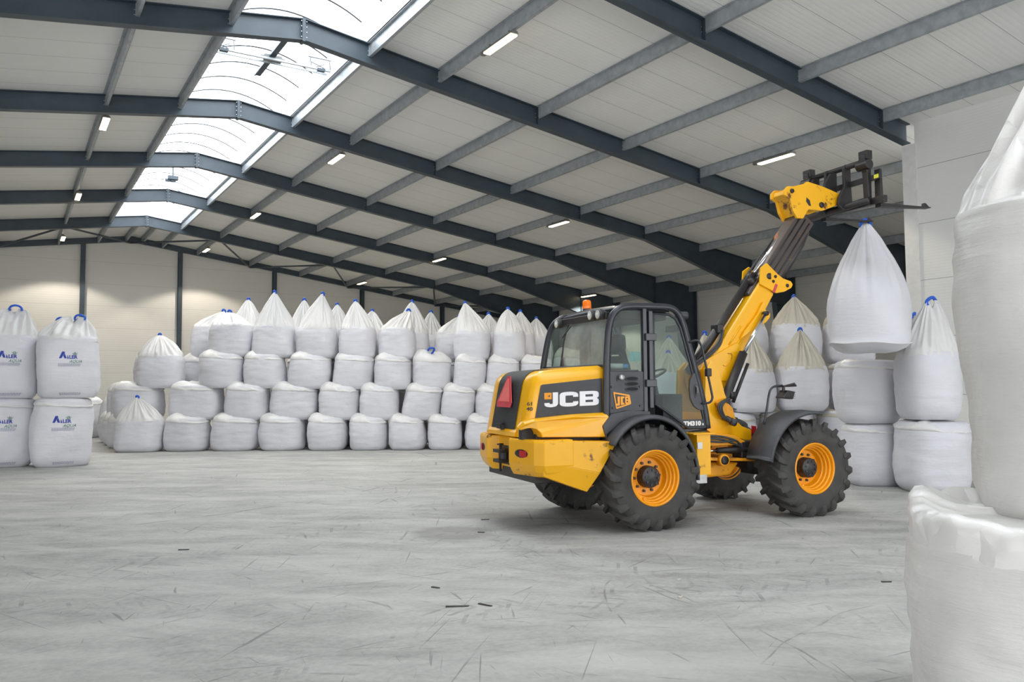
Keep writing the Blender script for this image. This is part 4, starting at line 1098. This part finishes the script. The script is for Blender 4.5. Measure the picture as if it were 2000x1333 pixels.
        tubeo('door_handle', 'lamp_body', door, [(.775, -YC-.035, 1.685), (.785, -YC-.06, 1.66), (.785, -YC-.06, 1.60), (.775, -YC-.035, 1.56)], .010)
        words('TM310', .072, 'model_letters', 'white', door, lambda a, b, c: Vector((.60+a, -YC-.018-c, 1.195+b)), 0, .004, 1.22)
        words('s', .05, 'model_letters', 'white', door, lambda a, b, c: Vector((.60+.275+a, -YC-.018-c, 1.195+b)), 0, .002, 1.1)
        pl = [(.58, 1.18), (.92, 1.18), (.90, 1.27), (.53, 1.27)]
        side(pl, -YC-.008, -YC-.014, 'door_foot_panel', 'black', door, .002)
        for z in (2.28, 1.72): MB().box(.05, .20, -YC-.06, -YC-.02, z-.045, z+.045).obj('door_hinge', 'frame', door, False, .008)
# roof
m = MB(); m.loft([[(-.30, y, 2.60), (.46, y, 2.60), (.44, y, zz), (-.24, y, zz)] for y, zz in ((-.76, 2.64), (-.6, 2.675), (0, 2.69), (.6, 2.675), (.76, 2.64))]); m.obj('roof', 'frame', cab, True)
bx = MB().box(-.42, -.29, -.72, .72, 2.50, 2.585).obj('lamp_bar', 'steel', cab, False, .01)
for y, z in ((-.62, 2.56), (-.42, 2.565), (.52, 2.53)):
    m = MB().lathe([(.035, .07), (.06, .03), (.068, -.03), (.066, -.045), (.058, -.05)], 'x', 20, (-.43, y, z), cap1=True); wl = m.obj('work_lamp', 'black', cab, True)
    MB().lathe([(0, -.054), (.04, -.053), (.055, -.049)], 'x', 20, (-.432, y, z), cap1=False).obj('lens', 'lens', wl, True)
m = MB().lathe([(.055, 0), (.06, .02), (.06, .03)], 'z', 20, (-.15, .26, 2.685)); bc = m.obj('beacon_base', 'black', cab, True)
MB().lathe([(.058, 0), (.06, .01), (.057, .09), (.045, .115), (.0, .125)], 'z', 24, (-.15, .26, 2.715), cap1=False).obj('beacon_dome', 'amber', bc, True)
# rear window : main pane, divider, far quarter pane, wiper
def rp_(y, z, o=0): return (rearx(z, y)+o, y, z)
def pane(ya_, yb_, name):
    zs = (1.95, 2.12, 2.25, 2.35, 2.44, 2.53)
    return MB().loft([[rp_(ya_, z) for z in zs], [rp_(yb_, z) for z in zs]], False, False, False).obj(name, 'glass_dusty' if ya_ < 0 else 'glass', cab, True)
pane(-.77, .30, 'rear_window')
pane(.33, .77, 'rear_window')
m = MB()
m.tube([rp_(.315, z) for z in (1.93, 2.25, 2.44, 2.55)], .013, 6); m.obj('window_divider', 'frame', cab, True)
MB().tube([rp_(-.78, 1.935), rp_(.0, 1.935), rp_(.78, 1.935)], .02, 6).obj('window_sill_bar', 'frame', cab, True)
m = MB(); m.tube([rp_(.30, 2.50, -.03), rp_(.12, 2.50, -.05), rp_(.30, 2.36, -.035)], .007, 6); m.tube([rp_(.16, 2.47, -.045), rp_(.34, 2.33, -.03)], .012, 6); m.obj('rear_wiper', 'black', cab)
m = MB(); m.tube(smoothpath([(-.48, .25, 1.92), (-.50, .27, 1.98), (-.485, .3, 2.06)]), [.03]*6+[.026]*6+[.02], 8); m.obj('exhaust_stub', 'black', V, True)
# back wall below the window, windscreen
MB().box(-.44, -.40, -.77, .77, 1.16, 1.93).obj('back_panel', 'black', cab)
wsp = [(.545, 2.55), (.625, 2.42), (.72, 2.10), (.83, 1.72), (.925, 1.35)]
m = MB(); m.loft([[(x, -.77, z) for x, z in wsp], [(x, .77, z) for x, z in wsp]], False, False, False); m.obj('windscreen', 'glass', cab)
# inside the cab
MB().box(-.22, .44, -.72, .72, 2.50, 2.60).obj('roof_liner', 'void', cab, False, .01)
m = MB(); m.loft([[(x, y, z) for x, y, z in r] for r in ([(-.10, -.24, 1.44), (.36, -.24, 1.46), (.38, .24, 1.46), (-.10, .24, 1.44)], [(-.10, -.25, 1.56), (.38, -.25, 1.60), (.38, .25, 1.60), (-.10, .25, 1.56)])])
seat = m.obj('driver_seat', 'seat', cab, False, .04); seat.location.x = .28
m = MB(); m.loft([[(-.12+dx, -w_, z), (.0+dx, -w_, z), (.0+dx, w_, z), (-.12+dx, w_, z)] for dx, w_, z in ((.02, .24, 1.5), (-.02, .25, 1.75), (-.06, .22, 1.98), (-.08, .17, 2.08))]); m.obj('seat_back', 'seat', seat, False, .04)
m = MB(); m.loft([[(-.15+dx, -w_, z), (-.05+dx, -w_, z), (-.05+dx, w_, z), (-.15+dx, w_, z)] for dx, w_, z in ((-.02, .12, 2.10), (-.02, .15, 2.2), (-.02, .14, 2.32), (-.01, .1, 2.36))]); m.obj('head_rest', 'seat', seat, False, .04)
m = MB(); m.box(.58, .88, -.40, .45, 1.16, 1.58); m.tube([(.78, 0, 1.4), (.70, 0, 1.78)], .035, 10); m.obj('steering_column', 'black', cab, False, .01)
m = MB(); c = Vector((.68, 0, 1.83)); ax = Vector((.42, 0, -.9)).normalized(); u = Vector((0, 1, 0)); v_ = ax.cross(u)
m.tube([c+u*.19*cos(2*pi*k/24)+v_*.19*sin(2*pi*k/24) for k in range(25)], .014, 8, False)
for k in range(3): m.tube([c+ax*.03, c+u*.19*cos(2*pi*k/3+.5)+v_*.19*sin(2*pi*k/3+.5)], .010, 6)
m.obj('steering_wheel', 'black', cab, True)
m = MB(); m.tube(smoothpath([(.32, -.38, 1.45), (.30, -.40, 1.72), (.33, -.40, 1.86), (.38, -.41, 1.93)]), .016, 8); m.box(.22, .42, -.46, -.34, 1.3, 1.66); m.obj('control_lever', 'black', cab, True)
MB().box(0.673, 0.851, .55, .555, 2.033, 2.164).obj('paper_notice', 'cyan', cab)
m = MB(); m.tube([(-.32, -.62, 1.93), (-.14, -.64, 1.93)], .035, 10); m.obj('bottle', 'lens', cab, True)
m = MB(); m.tube([(-.16, -.66, 1.93), (-.10, -.66, 1.93)], .03, 10); m.obj('bottle_cap', 'bluecap', cab, True)
MB().box(.05, .62, .02, .74, 1.16, 1.52).obj('side_console', 'black', cab, False, .02)
MB().box(-.40, .55, .775, .785, 1.16, 1.80).obj('far_panel', 'black', cab)
MB().box(-.42, .0, -.76, -.45, 1.86, 1.885).obj('rear_shelf', 'black', cab)
# front roof lamp and the dark box below it
for s in (-1,):
    m = MB(); m.lathe([(.03, -.09), (.045, -.05), (.05, .04), (.048, .06)], 'x', 16, (.68, s*.72, 2.57)); m.box(.58, .64, s*.72-.02, s*.72+.02, 2.53, 2.58); m.obj('front_work_lamp', 'black', cab, True)
    m = MB(); m.box(.70, .84, -.60, -.30, 2.38, 2.47); m.obj('mirror', 'black', cab, False, .01)
# grab rail by the door
tubeo('grab_rail', 'frame', V, smoothpath([(.69, -.84, 2.225), (.75, -.90, 2.245), (.80, -.92, 2.2), (.85, -.92, 2.03), (.95, -.92, 1.60), (.955, -.92, 1.52), (.925, -.90, 1.475), (.86, -.84, 1.465)], 5), .014)
MB().box(.87, .94, -.95, -.89, 1.80, 1.90).obj('rail_clamp', 'steel', V, False, .01)
# --- middle frame between the axles
m = MB(); m.box(.66, .86, -1.0, -.70, .60, 1.10); m.box(.60, .92, -1.02, -.66, 1.09, 1.11); brk = m.obj('step_bracket', 'yellow_worn', V, False, .006)
m = MB(); m.box(.64, .80, -1.0, -.72, .50, .61); m.obj('step', 'bolt', V, False, .006)
MB().box(.66, .73, -1.012, -1.0, .92, 1.0).obj('notice_plate', 'bolt', brk)
m = MB(); m.box(-.5, 1.15, -.34, .34, .72, 1.06); m.obj('rear_chassis', 'steel', V, False, .01)
side([(1.10, .98), (1.30, 1.07), (1.62, 1.03), (1.80, .94), (1.62, .90), (1.10, .90)], -.50, .50, 'front_chassis_top', 'yellow_dirty', V, .01)
side([(1.12, .72), (2.2, .665), (2.2, .70), (1.12, .76)], -.52, .52, 'chassis_plate', 'yellow_dirty', V, .004)
m = MB(); m.loft([[(x0, y, .70), (x1, y, .66), (x1-.15, y, .50), (x0+.10, y, .48)] for y, x0, x1 in ((-.42, 1.05, 1.75), (.42, 1.05, 1.75))]); m.obj('belly_housing', 'yellow_dirty', V, False, .03)
m = MB().lathe([(.0, -.03), (.055, -.03), (.055, .0)], 'y', 20, (1.40, -.55, .715)); pnn = m.obj('pivot_pin', 'steel', V, True)
m = MB().lathe([(.056, -.015), (.078, -.02), (.08, .0), (.08, .06)], 'y', 24, (1.40, -.55, .715), cap0=False); m.obj('pivot_collar', 'yellow_dirty', V, True)
tubeo('steer_cylinder', 'steel', V, [(1.36, -.46, .835), (1.60, -.46, .84), (1.62, -.46, .84), (1.86, -.46, .83)], [.038, .04, .05, .05], 12)
tubeo('steer_rod', 'chrome', V, [(1.16, -.46, .835), (1.40, -.46, .837)], .018, 10)
MB().box(1.72, 2.05, -.50, -.30, .72, .95).obj('axle_mount', 'steel', V, False, .02)
# fuel / step parts under the cab
m = MB(); m.box(.55, .95, -.72, -.45, .95, 1.08); m.tube([(.70, -.78, 1.09), (.95, -.78, 1.12), (.97, -.7, 1.02)], .03, 8); m.obj('under_cab_pipe', 'steel', V, False, .01)
# --- boom tower (two plates)
tw = [(1.30, 1.10), (1.28, 1.55), (1.30, 1.90), (1.42, 2.02), (1.52, 1.85), (1.60, 1.572), (1.70, 1.364), (1.79, 1.20), (1.87, 1.135), (1.97, 1.10), (2.17, 1.05), (2.30, 1.03), (2.30, .85), (2.14, .87), (1.86, .965), (1.62, 1.03), (1.36, 1.06)]
for s in (-1, 1):
    pl = side(tw, s*.34, s*.28, 'boom_tower', 'yellow', V, .006)
    if s < 0:
        side([(2.02, .97), (2.10, .96), (2.10, 1.13), (2.02, 1.14)], -.335-.01, -.35, 'safety_sticker', 'red', pl, 0)
        side([(2.02, 1.00), (2.10, .99), (2.10, 1.025), (2.02, 1.035)], -.35, -.353, 'sticker_band', 'hub', pl, 0)
m = MB(); m.tube([(1.60, -.46, 1.21), (1.66, -.46, 1.19)], .05, 12); m.tube([(1.56, -.34, 1.27), (1.66, -.46, 1.19)], .04, 10); m.obj('tower_lamp', 'black', V, True)
# stained housing behind the ram foot
side([(1.42, 1.46), (1.52, 1.50), (1.68, 1.40), (1.72, 1.28), (1.60, 1.20), (1.48, 1.30)], -.39, -.34, 'ram_housing', 'yellow_dirty', V, .01)
# --- boom: outer box, collar, inner box, head
bd = Vector((2.354-1.48, 0, 3.099-1.973)).normalized()          # along the boom
bn = Vector((bd.z, 0, -bd.x))                                   # towards its underside
b0 = Vector((1.48, 0, 1.973))
def B(s_, t_, y): return b0+bd*s_+bn*t_+Vector((0, y, 0))
def bbox(name, mat, s0, s1, t0, t1, w_, par=V, bev=.01, y=0):
    m = MB(); m.loft([[B(s_, t0, y-w_), B(s_, t1, y-w_), B(s_, t1, y+w_), B(s_, t0, y+w_)] for s_ in (s0, s1)]); return m.obj(name, mat, par, False, bev)
LB = 1.425
m = MB(); m.loft([[B(s_, 0, -.17), B(s_, t1, -.17), B(s_, t1, .17), B(s_, 0, .17)] for s_, t1 in ((-.12, .41), (LB+.08, .29))]); boom = m.obj('outer_boom', 'yellow', V, False, .03)
side([(1.36, 1.62), (1.32, 1.90), (1.40, 2.03), (1.52, 2.08), (1.95, 2.28), (2.07, 2.05), (1.93, 1.75), (1.55, 1.745)], -.195, -.175, 'boom_foot_plate', 'yellow', boom, .006)
side([(1.36, 1.62), (1.32, 1.90), (1.40, 2.03), (1.52, 2.08), (1.95, 2.28), (2.07, 2.05), (1.93, 1.75), (1.55, 1.745)], .175, .195, 'boom_foot_plate', 'yellow', boom, .006)
for a0, a1, t_ in ((.42, .75, .10), (.34, .62, .2)):
    m = MB(); m.tube([B(a0, t_, -.172), B(a1, t_, -.172)], .014, 6); m.obj('boom_ridge', 'yellow', boom, True)
m = MB(); q = [(.14, .24), (.20, .19), (.34, .19), (.40, .24)]; m.tube(smoothpath([B(.12, .17, -.197), B(.15, .22, -.197), B(.28, .23, -.197), B(.33, .19, -.197), B(.30, .14, -.197)]), .007, 6); m.obj('boom_weld_mark', 'yellow_dirty', boom, True)
col = [(2.345, 3.10), (2.37, 3.335), (2.48, 3.405), (2.66, 3.262), (2.76, 3.20), (2.90, 3.165), (2.935, 3.12), (2.905, 3.07), (2.78, 3.01), (2.64, 2.985)]
for s in (-1, 1):
    c_ = side(col, s*.175, s*.205, 'boom_collar', 'yellow', boom, .006)
    if s < 0:
        for x, z, r in ((2.62, 3.22, .022), (2.58, 3.15, .022), (2.83, 3.10, .026)): MB().lathe([(0, -.02), (r*.6, -.02), (r, -.01), (r, 0)], 'y', 12, (x, -.205, z)).obj('collar_bolt', 'steel', c_)
        side([(2.56, 3.00), (2.60, 2.985), (2.66, 3.10), (2.62, 3.12)], -.206, -.209, 'warning_strip', 'pinkrim', c_, 0)
lug = [(1.99, 2.33), (2.03, 2.40), (2.28, 2.67), (2.40, 2.86), (2.42, 2.74), (2.50, 2.69), (2.49, 2.63), (2.42, 2.56), (2.28, 2.50)]
for s in (-1, 1): side(lug, s*.175, s*.225, 'ram_lug', 'yellow', boom, .008)
# dark inner boom, greasy
inner = bbox('inner_boom', 'inner', LB-.2, LB+1.42, -.045, .275, .125, V, .02)
for t_ in (.02, .11, .20):
    m = MB(); m.tube([B(LB+.05, t_, -.128), B(LB+1.35, t_, -.128)], .011, 6); m.obj('wear_strip', 'steel', inner, True)
bbox('cable_guard', 'yellow', LB-.62+.0, LB+.0, -.035, -.0, .022, boom, .004, .155)
bbox('cable_guard', 'yellow', .0, LB-.70, -.04, -.0, .022, boom, .004, .155)
bbox('cable_guard', 'yellow', LB+.55, LB+1.45, .0, .04, .02, inner, .004, .12)
# extension ram along the back of the boom
ya = -.0
tubeo('extension_ram', 'steel', V, [B(-.22, -.115, ya), B(.35, -.085, ya), B(LB+.12, -.07, ya)], .058, 14)
tubeo('extension_rod', 'chrome', V, [B(LB+.1, -.07, ya), B(LB+.75, -.03, ya), B(LB+1.35, .0, ya)], .026, 12)
m = MB(); m.lathe([(.06, -.05), (.078, -.045), (.078, .045), (.06, .05)], 'y', 16, tuple(B(LB+.1, -.06, ya))); m.tube([B(LB+.13, -.02, -.05), B(LB+.20, .06, -.22)], .045, 10); m.box(*[v for p in ((B(LB+.02, -.06, 0).x-.05, B(LB+.02, -.06, 0).x+.05),) for v in p], -.12, .12, B(LB+.02, -.06, 0).z-.04, B(LB+.02, -.06, 0).z+.04)
m.obj('ram_clamp', 'steel', V, True)
m = MB(); m.box(B(.55, -.10, 0).x-.05, B(.55, -.10, 0).x+.05, -.10, .06, B(.55, -.1, 0).z-.06, B(.55, -.1, 0).z+.06); m.obj('ram_valve', 'steel', V, False, .01)
m = MB(); m.tube([B(LB+.1, -.14+.008*(k % 2), .08) if False else B(LB+.0+k*.02, -.10+.045*k/45+(.006 if k % 2 else 0), .10) for k in range(46)], .017, 8); m.obj('coiled_hose', 'black', V)
for k, (o1, o2) in enumerate(((.02, 0), (-.02, .03), (.05, .05))):
    tubeo('hydraulic_hose', 'black', V, smoothpath([B(.55, -.06, -.10+o1), B(.38, -.05+o2, -.14), B(.20, -.08+o2, -.16), B(-.02, -.16+o2, -.2), B(-.22, -.25+o2, -.22)], 5), .013, 8)
# lift ram from tower to lug
for s in (-1, 1):
    yy = s*.285
    tubeo('lift_ram', 'steel', V, [(1.60, yy, 1.42), (1.64, yy, 1.50), (1.965, yy, 2.13)], [.05, .062, .06], 16)
    tubeo('lift_rod', 'chrome', V, [(1.95, yy, 2.10), (2.335, yy, 2.65)], .030, 12)
    m = MB().lathe([(.0, -.04), (.032, -.04), (.036, .0), (.032, .04), (0, .04)], 'y', 14, (2.36, yy, 2.68)); m.obj('ram_eye', 'steel', V, True)
m = MB(); m.tube([(1.74, -.33, 1.46), (2.0, -.33, 1.98)], .024, 10); m.box(1.69, 1.77, -.36, -.30, 1.50, 1.60); m.obj('valve_pipe', 'steel', V, True)
for k in range(3):
    tubeo('hydraulic_hose', 'black', V, smoothpath([(1.66, -.36, 1.45+.03*k), (1.54-.03*k, -.42, 1.47), (1.47-.03*k, -.44, 1.38), (1.55-.02*k, -.42, 1.25), (1.68, -.40, 1.24)], 6), .013, 8)
for k in range(3):
    tubeo('hydraulic_hose', 'black', V, smoothpath([(1.08, -.50, 1.04-.03*k), (1.38, -.53, 1.02-.035*k), (1.62, -.52, .96-.05*k*(k < 2)), (1.78, -.48, .87), (2.05+.1*k, -.42, .90)], 6), .014, 8)
# boom head
hdp = [(2.87, 4.42), (2.874, 4.50), (2.94, 4.56), (3.03, 4.562), (3.24, 4.619), (3.30, 4.66), (3.59, 4.613), (3.92, 4.528), (3.90, 4.456), (3.915, 4.373), (3.57, 4.246), (3.31, 4.247), (3.20, 4.10), (3.09, 4.10), (3.01, 4.216), (2.966, 4.38)]
for s in (-1, 1):
    hh = side(hdp, s*.16, s*.115, 'boom_head', 'yellow_worn', V, .01)
    if s < 0:
        side([(3.27, 4.42), (3.33, 4.38), (3.35, 4.30), (3.31, 4.30), (3.26, 4.36)], -.161, -.163, 'head_opening', 'hub', hh, 0)
        for x_, z_, r_ in ((3.55, 4.33, .045), (3.0, 4.49, .035)): MB().lathe([(0, -.022), (r_*.8, -.022), (r_, 0)], 'y', 16, (x_, -.16, z_)).obj('head_pin', 'steel', hh, True)
MB().prism([(2.89, 0, 4.44), (2.90, 0, 4.50), (3.03, 0, 4.54), (3.30, 0, 4.62), (3.30, 0, 4.27), (3.10, 0, 4.14), (2.98, 0, 4.38)], (0, -.13, 0), (0, .13, 0)).obj('head_web', 'yellow_worn', V, False, .01)
bbox('head_core', 'steel', LB+1.15, LB+1.42, -.02, .25, .11, inner)
MB().box(3.35, 3.85, -.11, .11, 4.33, 4.56).obj('tilt_box', 'steel', V, False, .02)
tubeo('tilt_ram', 'steel', V, [B(LB+.25, .30, -.07), B(LB+1.02, .29, -.07), B(LB+1.25, .26, -.07)], [.055, .058, .05], 14)
# quick hitch carriage
for y0 in (-.24, .12):
    pts = [(3.88, 4.28), (3.80, 4.34), (3.82, 4.45), (3.93, 4.62), (3.93, 4.90), (3.97, 4.96), (4.06, 4.96), (4.07, 4.55), (4.09, 4.28)]
    side(pts, y0, y0+.05, 'hitch_plate', 'steel', V, .012)
for y0 in (-.05, .30):
    side([(3.72, 4.42), (3.74, 4.70), (3.86, 4.86), (3.98, 4.88), (3.98, 4.5), (3.88, 4.36)], y0, y0+.05, 'hitch_hook', 'steel', V, .012)
tubeo('hitch_tube', 'steel', V, [(4.0, -.62, 4.92), (4.0, .62, 4.92)], .042, 14)
tubeo('hitch_tube', 'steel', V, [(3.96, -.66, 4.33), (3.96, .60, 4.30)], .05, 14)
m = MB(); m.box(4.02, 4.07, -.80, .60, 4.62, 4.70); m.box(4.02, 4.09, -.86, .62, 4.27, 4.37); m.obj('fork_carriage', 'steel', V, False, .006)
MB().box(4.018, 4.02, -.78, -.70, 4.635, 4.69).obj('carriage_label', 'label_yellow', V)
for y0 in (-.62, .50):
    m = MB(); m.prism([(4.0, y0, 4.27), (4.06, y0, 4.27), (4.06, y0, 4.90), (4.10, y0, 5.02), (4.02, y0, 5.06), (3.93, y0, 5.0), (3.93, y0, 4.86), (3.98, y0, 4.75)], (0, 0, 0), (0, .10, 0)); m.obj('carriage_upright', 'steel', V, False, .012)
    m = MB(); m.tube([(3.98, y0-.05, 4.86), (3.98, y0+.16, 4.86)], .075, 14); m.box(3.95, 4.06, y0-.03, y0+.13, 4.94, 5.07); m.obj('carriage_lock', 'steel', V, False, .01)
for y0 in (-.70, .35):
    m = MB(); w_ = .05
    m.prism([(4.08, y0-w_, 4.27), (4.14, y0-w_, 4.27), (4.12, y0-w_, 4.78), (4.08, y0-w_, 4.78)], (0, 0, 0), (0, 2*w_, 0))
    m.prism([(4.08, y0-w_, 4.225), (4.30, y0-w_, 4.235), (5.08, y0-w_, 4.285), (5.08, y0-w_, 4.30), (4.30, y0-w_, 4.285), (4.08, y0-w_, 4.285)], (0, 0, 0), (0, 2*w_, 0))
    fk = m.obj('fork', 'steel', V, False, .004)
    side([(4.97, 4.295), (5.085, 4.295), (5.02, 4.345), (4.985, 4.36)], y0-.03, y0+.03, 'fork_stop', 'steel', fk, .003)
# --- front mudguards and work lamp
for s in (-1, 1):
    m = MB(); rings = []
    for x, z in [(1.705, .745)]+arc(2.404, .62, .71, 172, 78, 18, .73):
        a = atan2(z-.62, x-2.404)
        t_ = .018; rings.append([(x, s*.62, z), (x, s*.86, z+.012), (x, s*1.09, z), (x-t_*cos(a)*1.6, s*1.10, z-t_*sin(a)*2.6), (x-t_*cos(a), s*1.06, z-t_*sin(a)), (x-t_*cos(a), s*.62, z-t_*sin(a))])
    m.loft(rings); fm_ = m.obj('front_mudguard', 'fender', V, True)
tubeo('lamp_stalk', 'frame', V, smoothpath([(1.80, -.86, 1.18), (1.84, -.88, 1.40), (1.875, -.88, 1.56), (1.91, -.88, 1.635), (1.98, -.88, 1.67), (2.08, -.90, 1.68)], 5), .015)
m = MB(); m.loft([[(2.02, -.98, 1.52), (2.10, -.98, 1.62), (2.24, -.96, 1.60), (2.20, -.96, 1.50)], [(2.02, -.82, 1.52), (2.10, -.82, 1.62), (2.24, -.84, 1.60), (2.20, -.84, 1.50)]]); fl = m.obj('front_lamp', 'steel', V, False, .01)
m = MB(); m.prism([(2.03, -.99, 1.665), (2.20, -.99, 1.70), (2.29, -.93, 1.665), (2.06, -.80, 1.655)], (0, 0, 0), (0, 0, .018)); m.tube([(2.1, -.9, 1.6), (2.1, -.9, 1.67)], .02, 6); m.obj('lamp_hood', 'steel', fl)
m = MB(); 
for k in range(4): m.tube([(2.22+.004*k, -.98, 1.51+.025*k), (2.27, -.90, 1.515+.025*k), (2.22, -.83, 1.51+.025*k)], .004, 5)
m.obj('lamp_guard', 'bolt', fl); MB().box(2.18, 2.20, -.96, -.90, 1.56, 1.60).obj('lamp_lens', 'lens', fl)

# ------------------------------------------------------------ the bag on the fork
def hanging():
    c = VO+VF*4.98+VL*.37
    t = thing('bulk_bag', 'white bulk bag hanging by its blue loop from the loader\'s fork', 'bulk bag', (c.x, c.y, 2.19), -YAW-.35)
    prof = [(.0, 0.0), (.25, .0), (.43, .025), (.545, .075), (.60, .125), (.625, .14), (.605, .158), (.612, .25), (.628, .40), (.635, .55), (.63, .72), (.60, .88)]
    up = [(.60, .88), (.555, 1.03), (.50, 1.18), (.44, 1.32), (.37, 1.48), (.29, 1.64), (.215, 1.80), (.14, 1.93), (.085, 2.02), (.06, 2.06)]
    na = 96
    def ring(r, z, pl):
        out = []
        for i in range(na):
            a = 2*pi*i/na; sq = sup(a, 2.0+1.8*max(0, 1-z/.6))
            k = r*(1+(sq*.95-1)*max(0, min(1, (.8-z)/.4)))
            k *= 1+.10*pl*(.5*cos(17*a+.5)+.35*cos(11*a+1+z)+.4*cos(26*a+2))+.03*nz(cos(a), sin(a), z*1.5, 1.4, 31)
            zz = z
            if z < .2: zz += .03*(cos(2*a-.8)+cos(4*a)*.7)*(r/.6)*(1-z/.3)
            out.append((k*cos(a), k*sin(a), zz+.02*nz(cos(a)*r, sin(a)*r, z, 3, 8)))
        return out
    m = MB(); m.loft([ring(max(r, .02), z, 0 if z < .5 else (z-.5)*.3) for r, z in prof]+[ring(r, z, min(1, .114+(z-.88)*1.1)) for r, z in up[1:]], True, True); m.obj('body', 'bag', t, True)
    m = MB(); m.tube([(p[0]*1.0, p[1]*1.0, p[2]) for p in ring(.628, .14, 0)]+[ring(.628, .14, 0)[0]], .008, 6); m.obj('bottom_seam', 'skirt', t, True)
    hh = handle_mesh(.075, .08, .028).obj('lifting_loop', 'blue', t, True); hh.location = (0, 0, 2.07); hh.rotation_euler = (0, 0, .3)
hanging()
# ------------------------------------------------------------ litter on the floor
def chip(px, py, ln, ang, label, mat='hub'):
    d = ray(px, py); p = CP+d*(-CAMH/d.z)
    m = MB(); m.prism([(-ln/2, -.012, .001), (ln/2, -.008, .001), (ln/2+.01, .006, .001), (-ln/2, .012, .001)], (0, 0, 0), (0, 0, .008))
    o = m.obj('wood_splinter', mat); o.location = (p.x, p.y, 0); o.rotation_euler = (0, 0, ang); o['label'] = label; o['category'] = 'litter'; o['group'] = 'splinters on the floor'
for px, py, ln, ang, lb in ((892, 1186, .17, -.50, 'long dark wood splinter on the concrete, middle of the floor'), (947, 1183, .12, -1.2, 'short dark splinter beside the longest one'), (358, 1075, .10, -.5, 'thin dark splinter on the floor toward the printed bags'),
                   (1731, 1138, .08, -.6, 'small dark splinter near the big close bag'), (850, 1149, .07, -1.1, 'tiny dark splinter beyond the pair on the floor'), (939, 1041, .07, -.8, 'small dark splinter beside the damp patch'), (947, 1016, .10, -.4, 'thin dark sliver just before the loader\'s shadow')):
    chip(px, py, ln, ang, lb)
for px, py, lb in ((1329, 1168, 'pale wood chip on the floor before the rear wheel'), (1326, 1134, 'tiny pale chip beyond the larger one')):
    chip(px, py, .05, .2, lb, 'dusty')
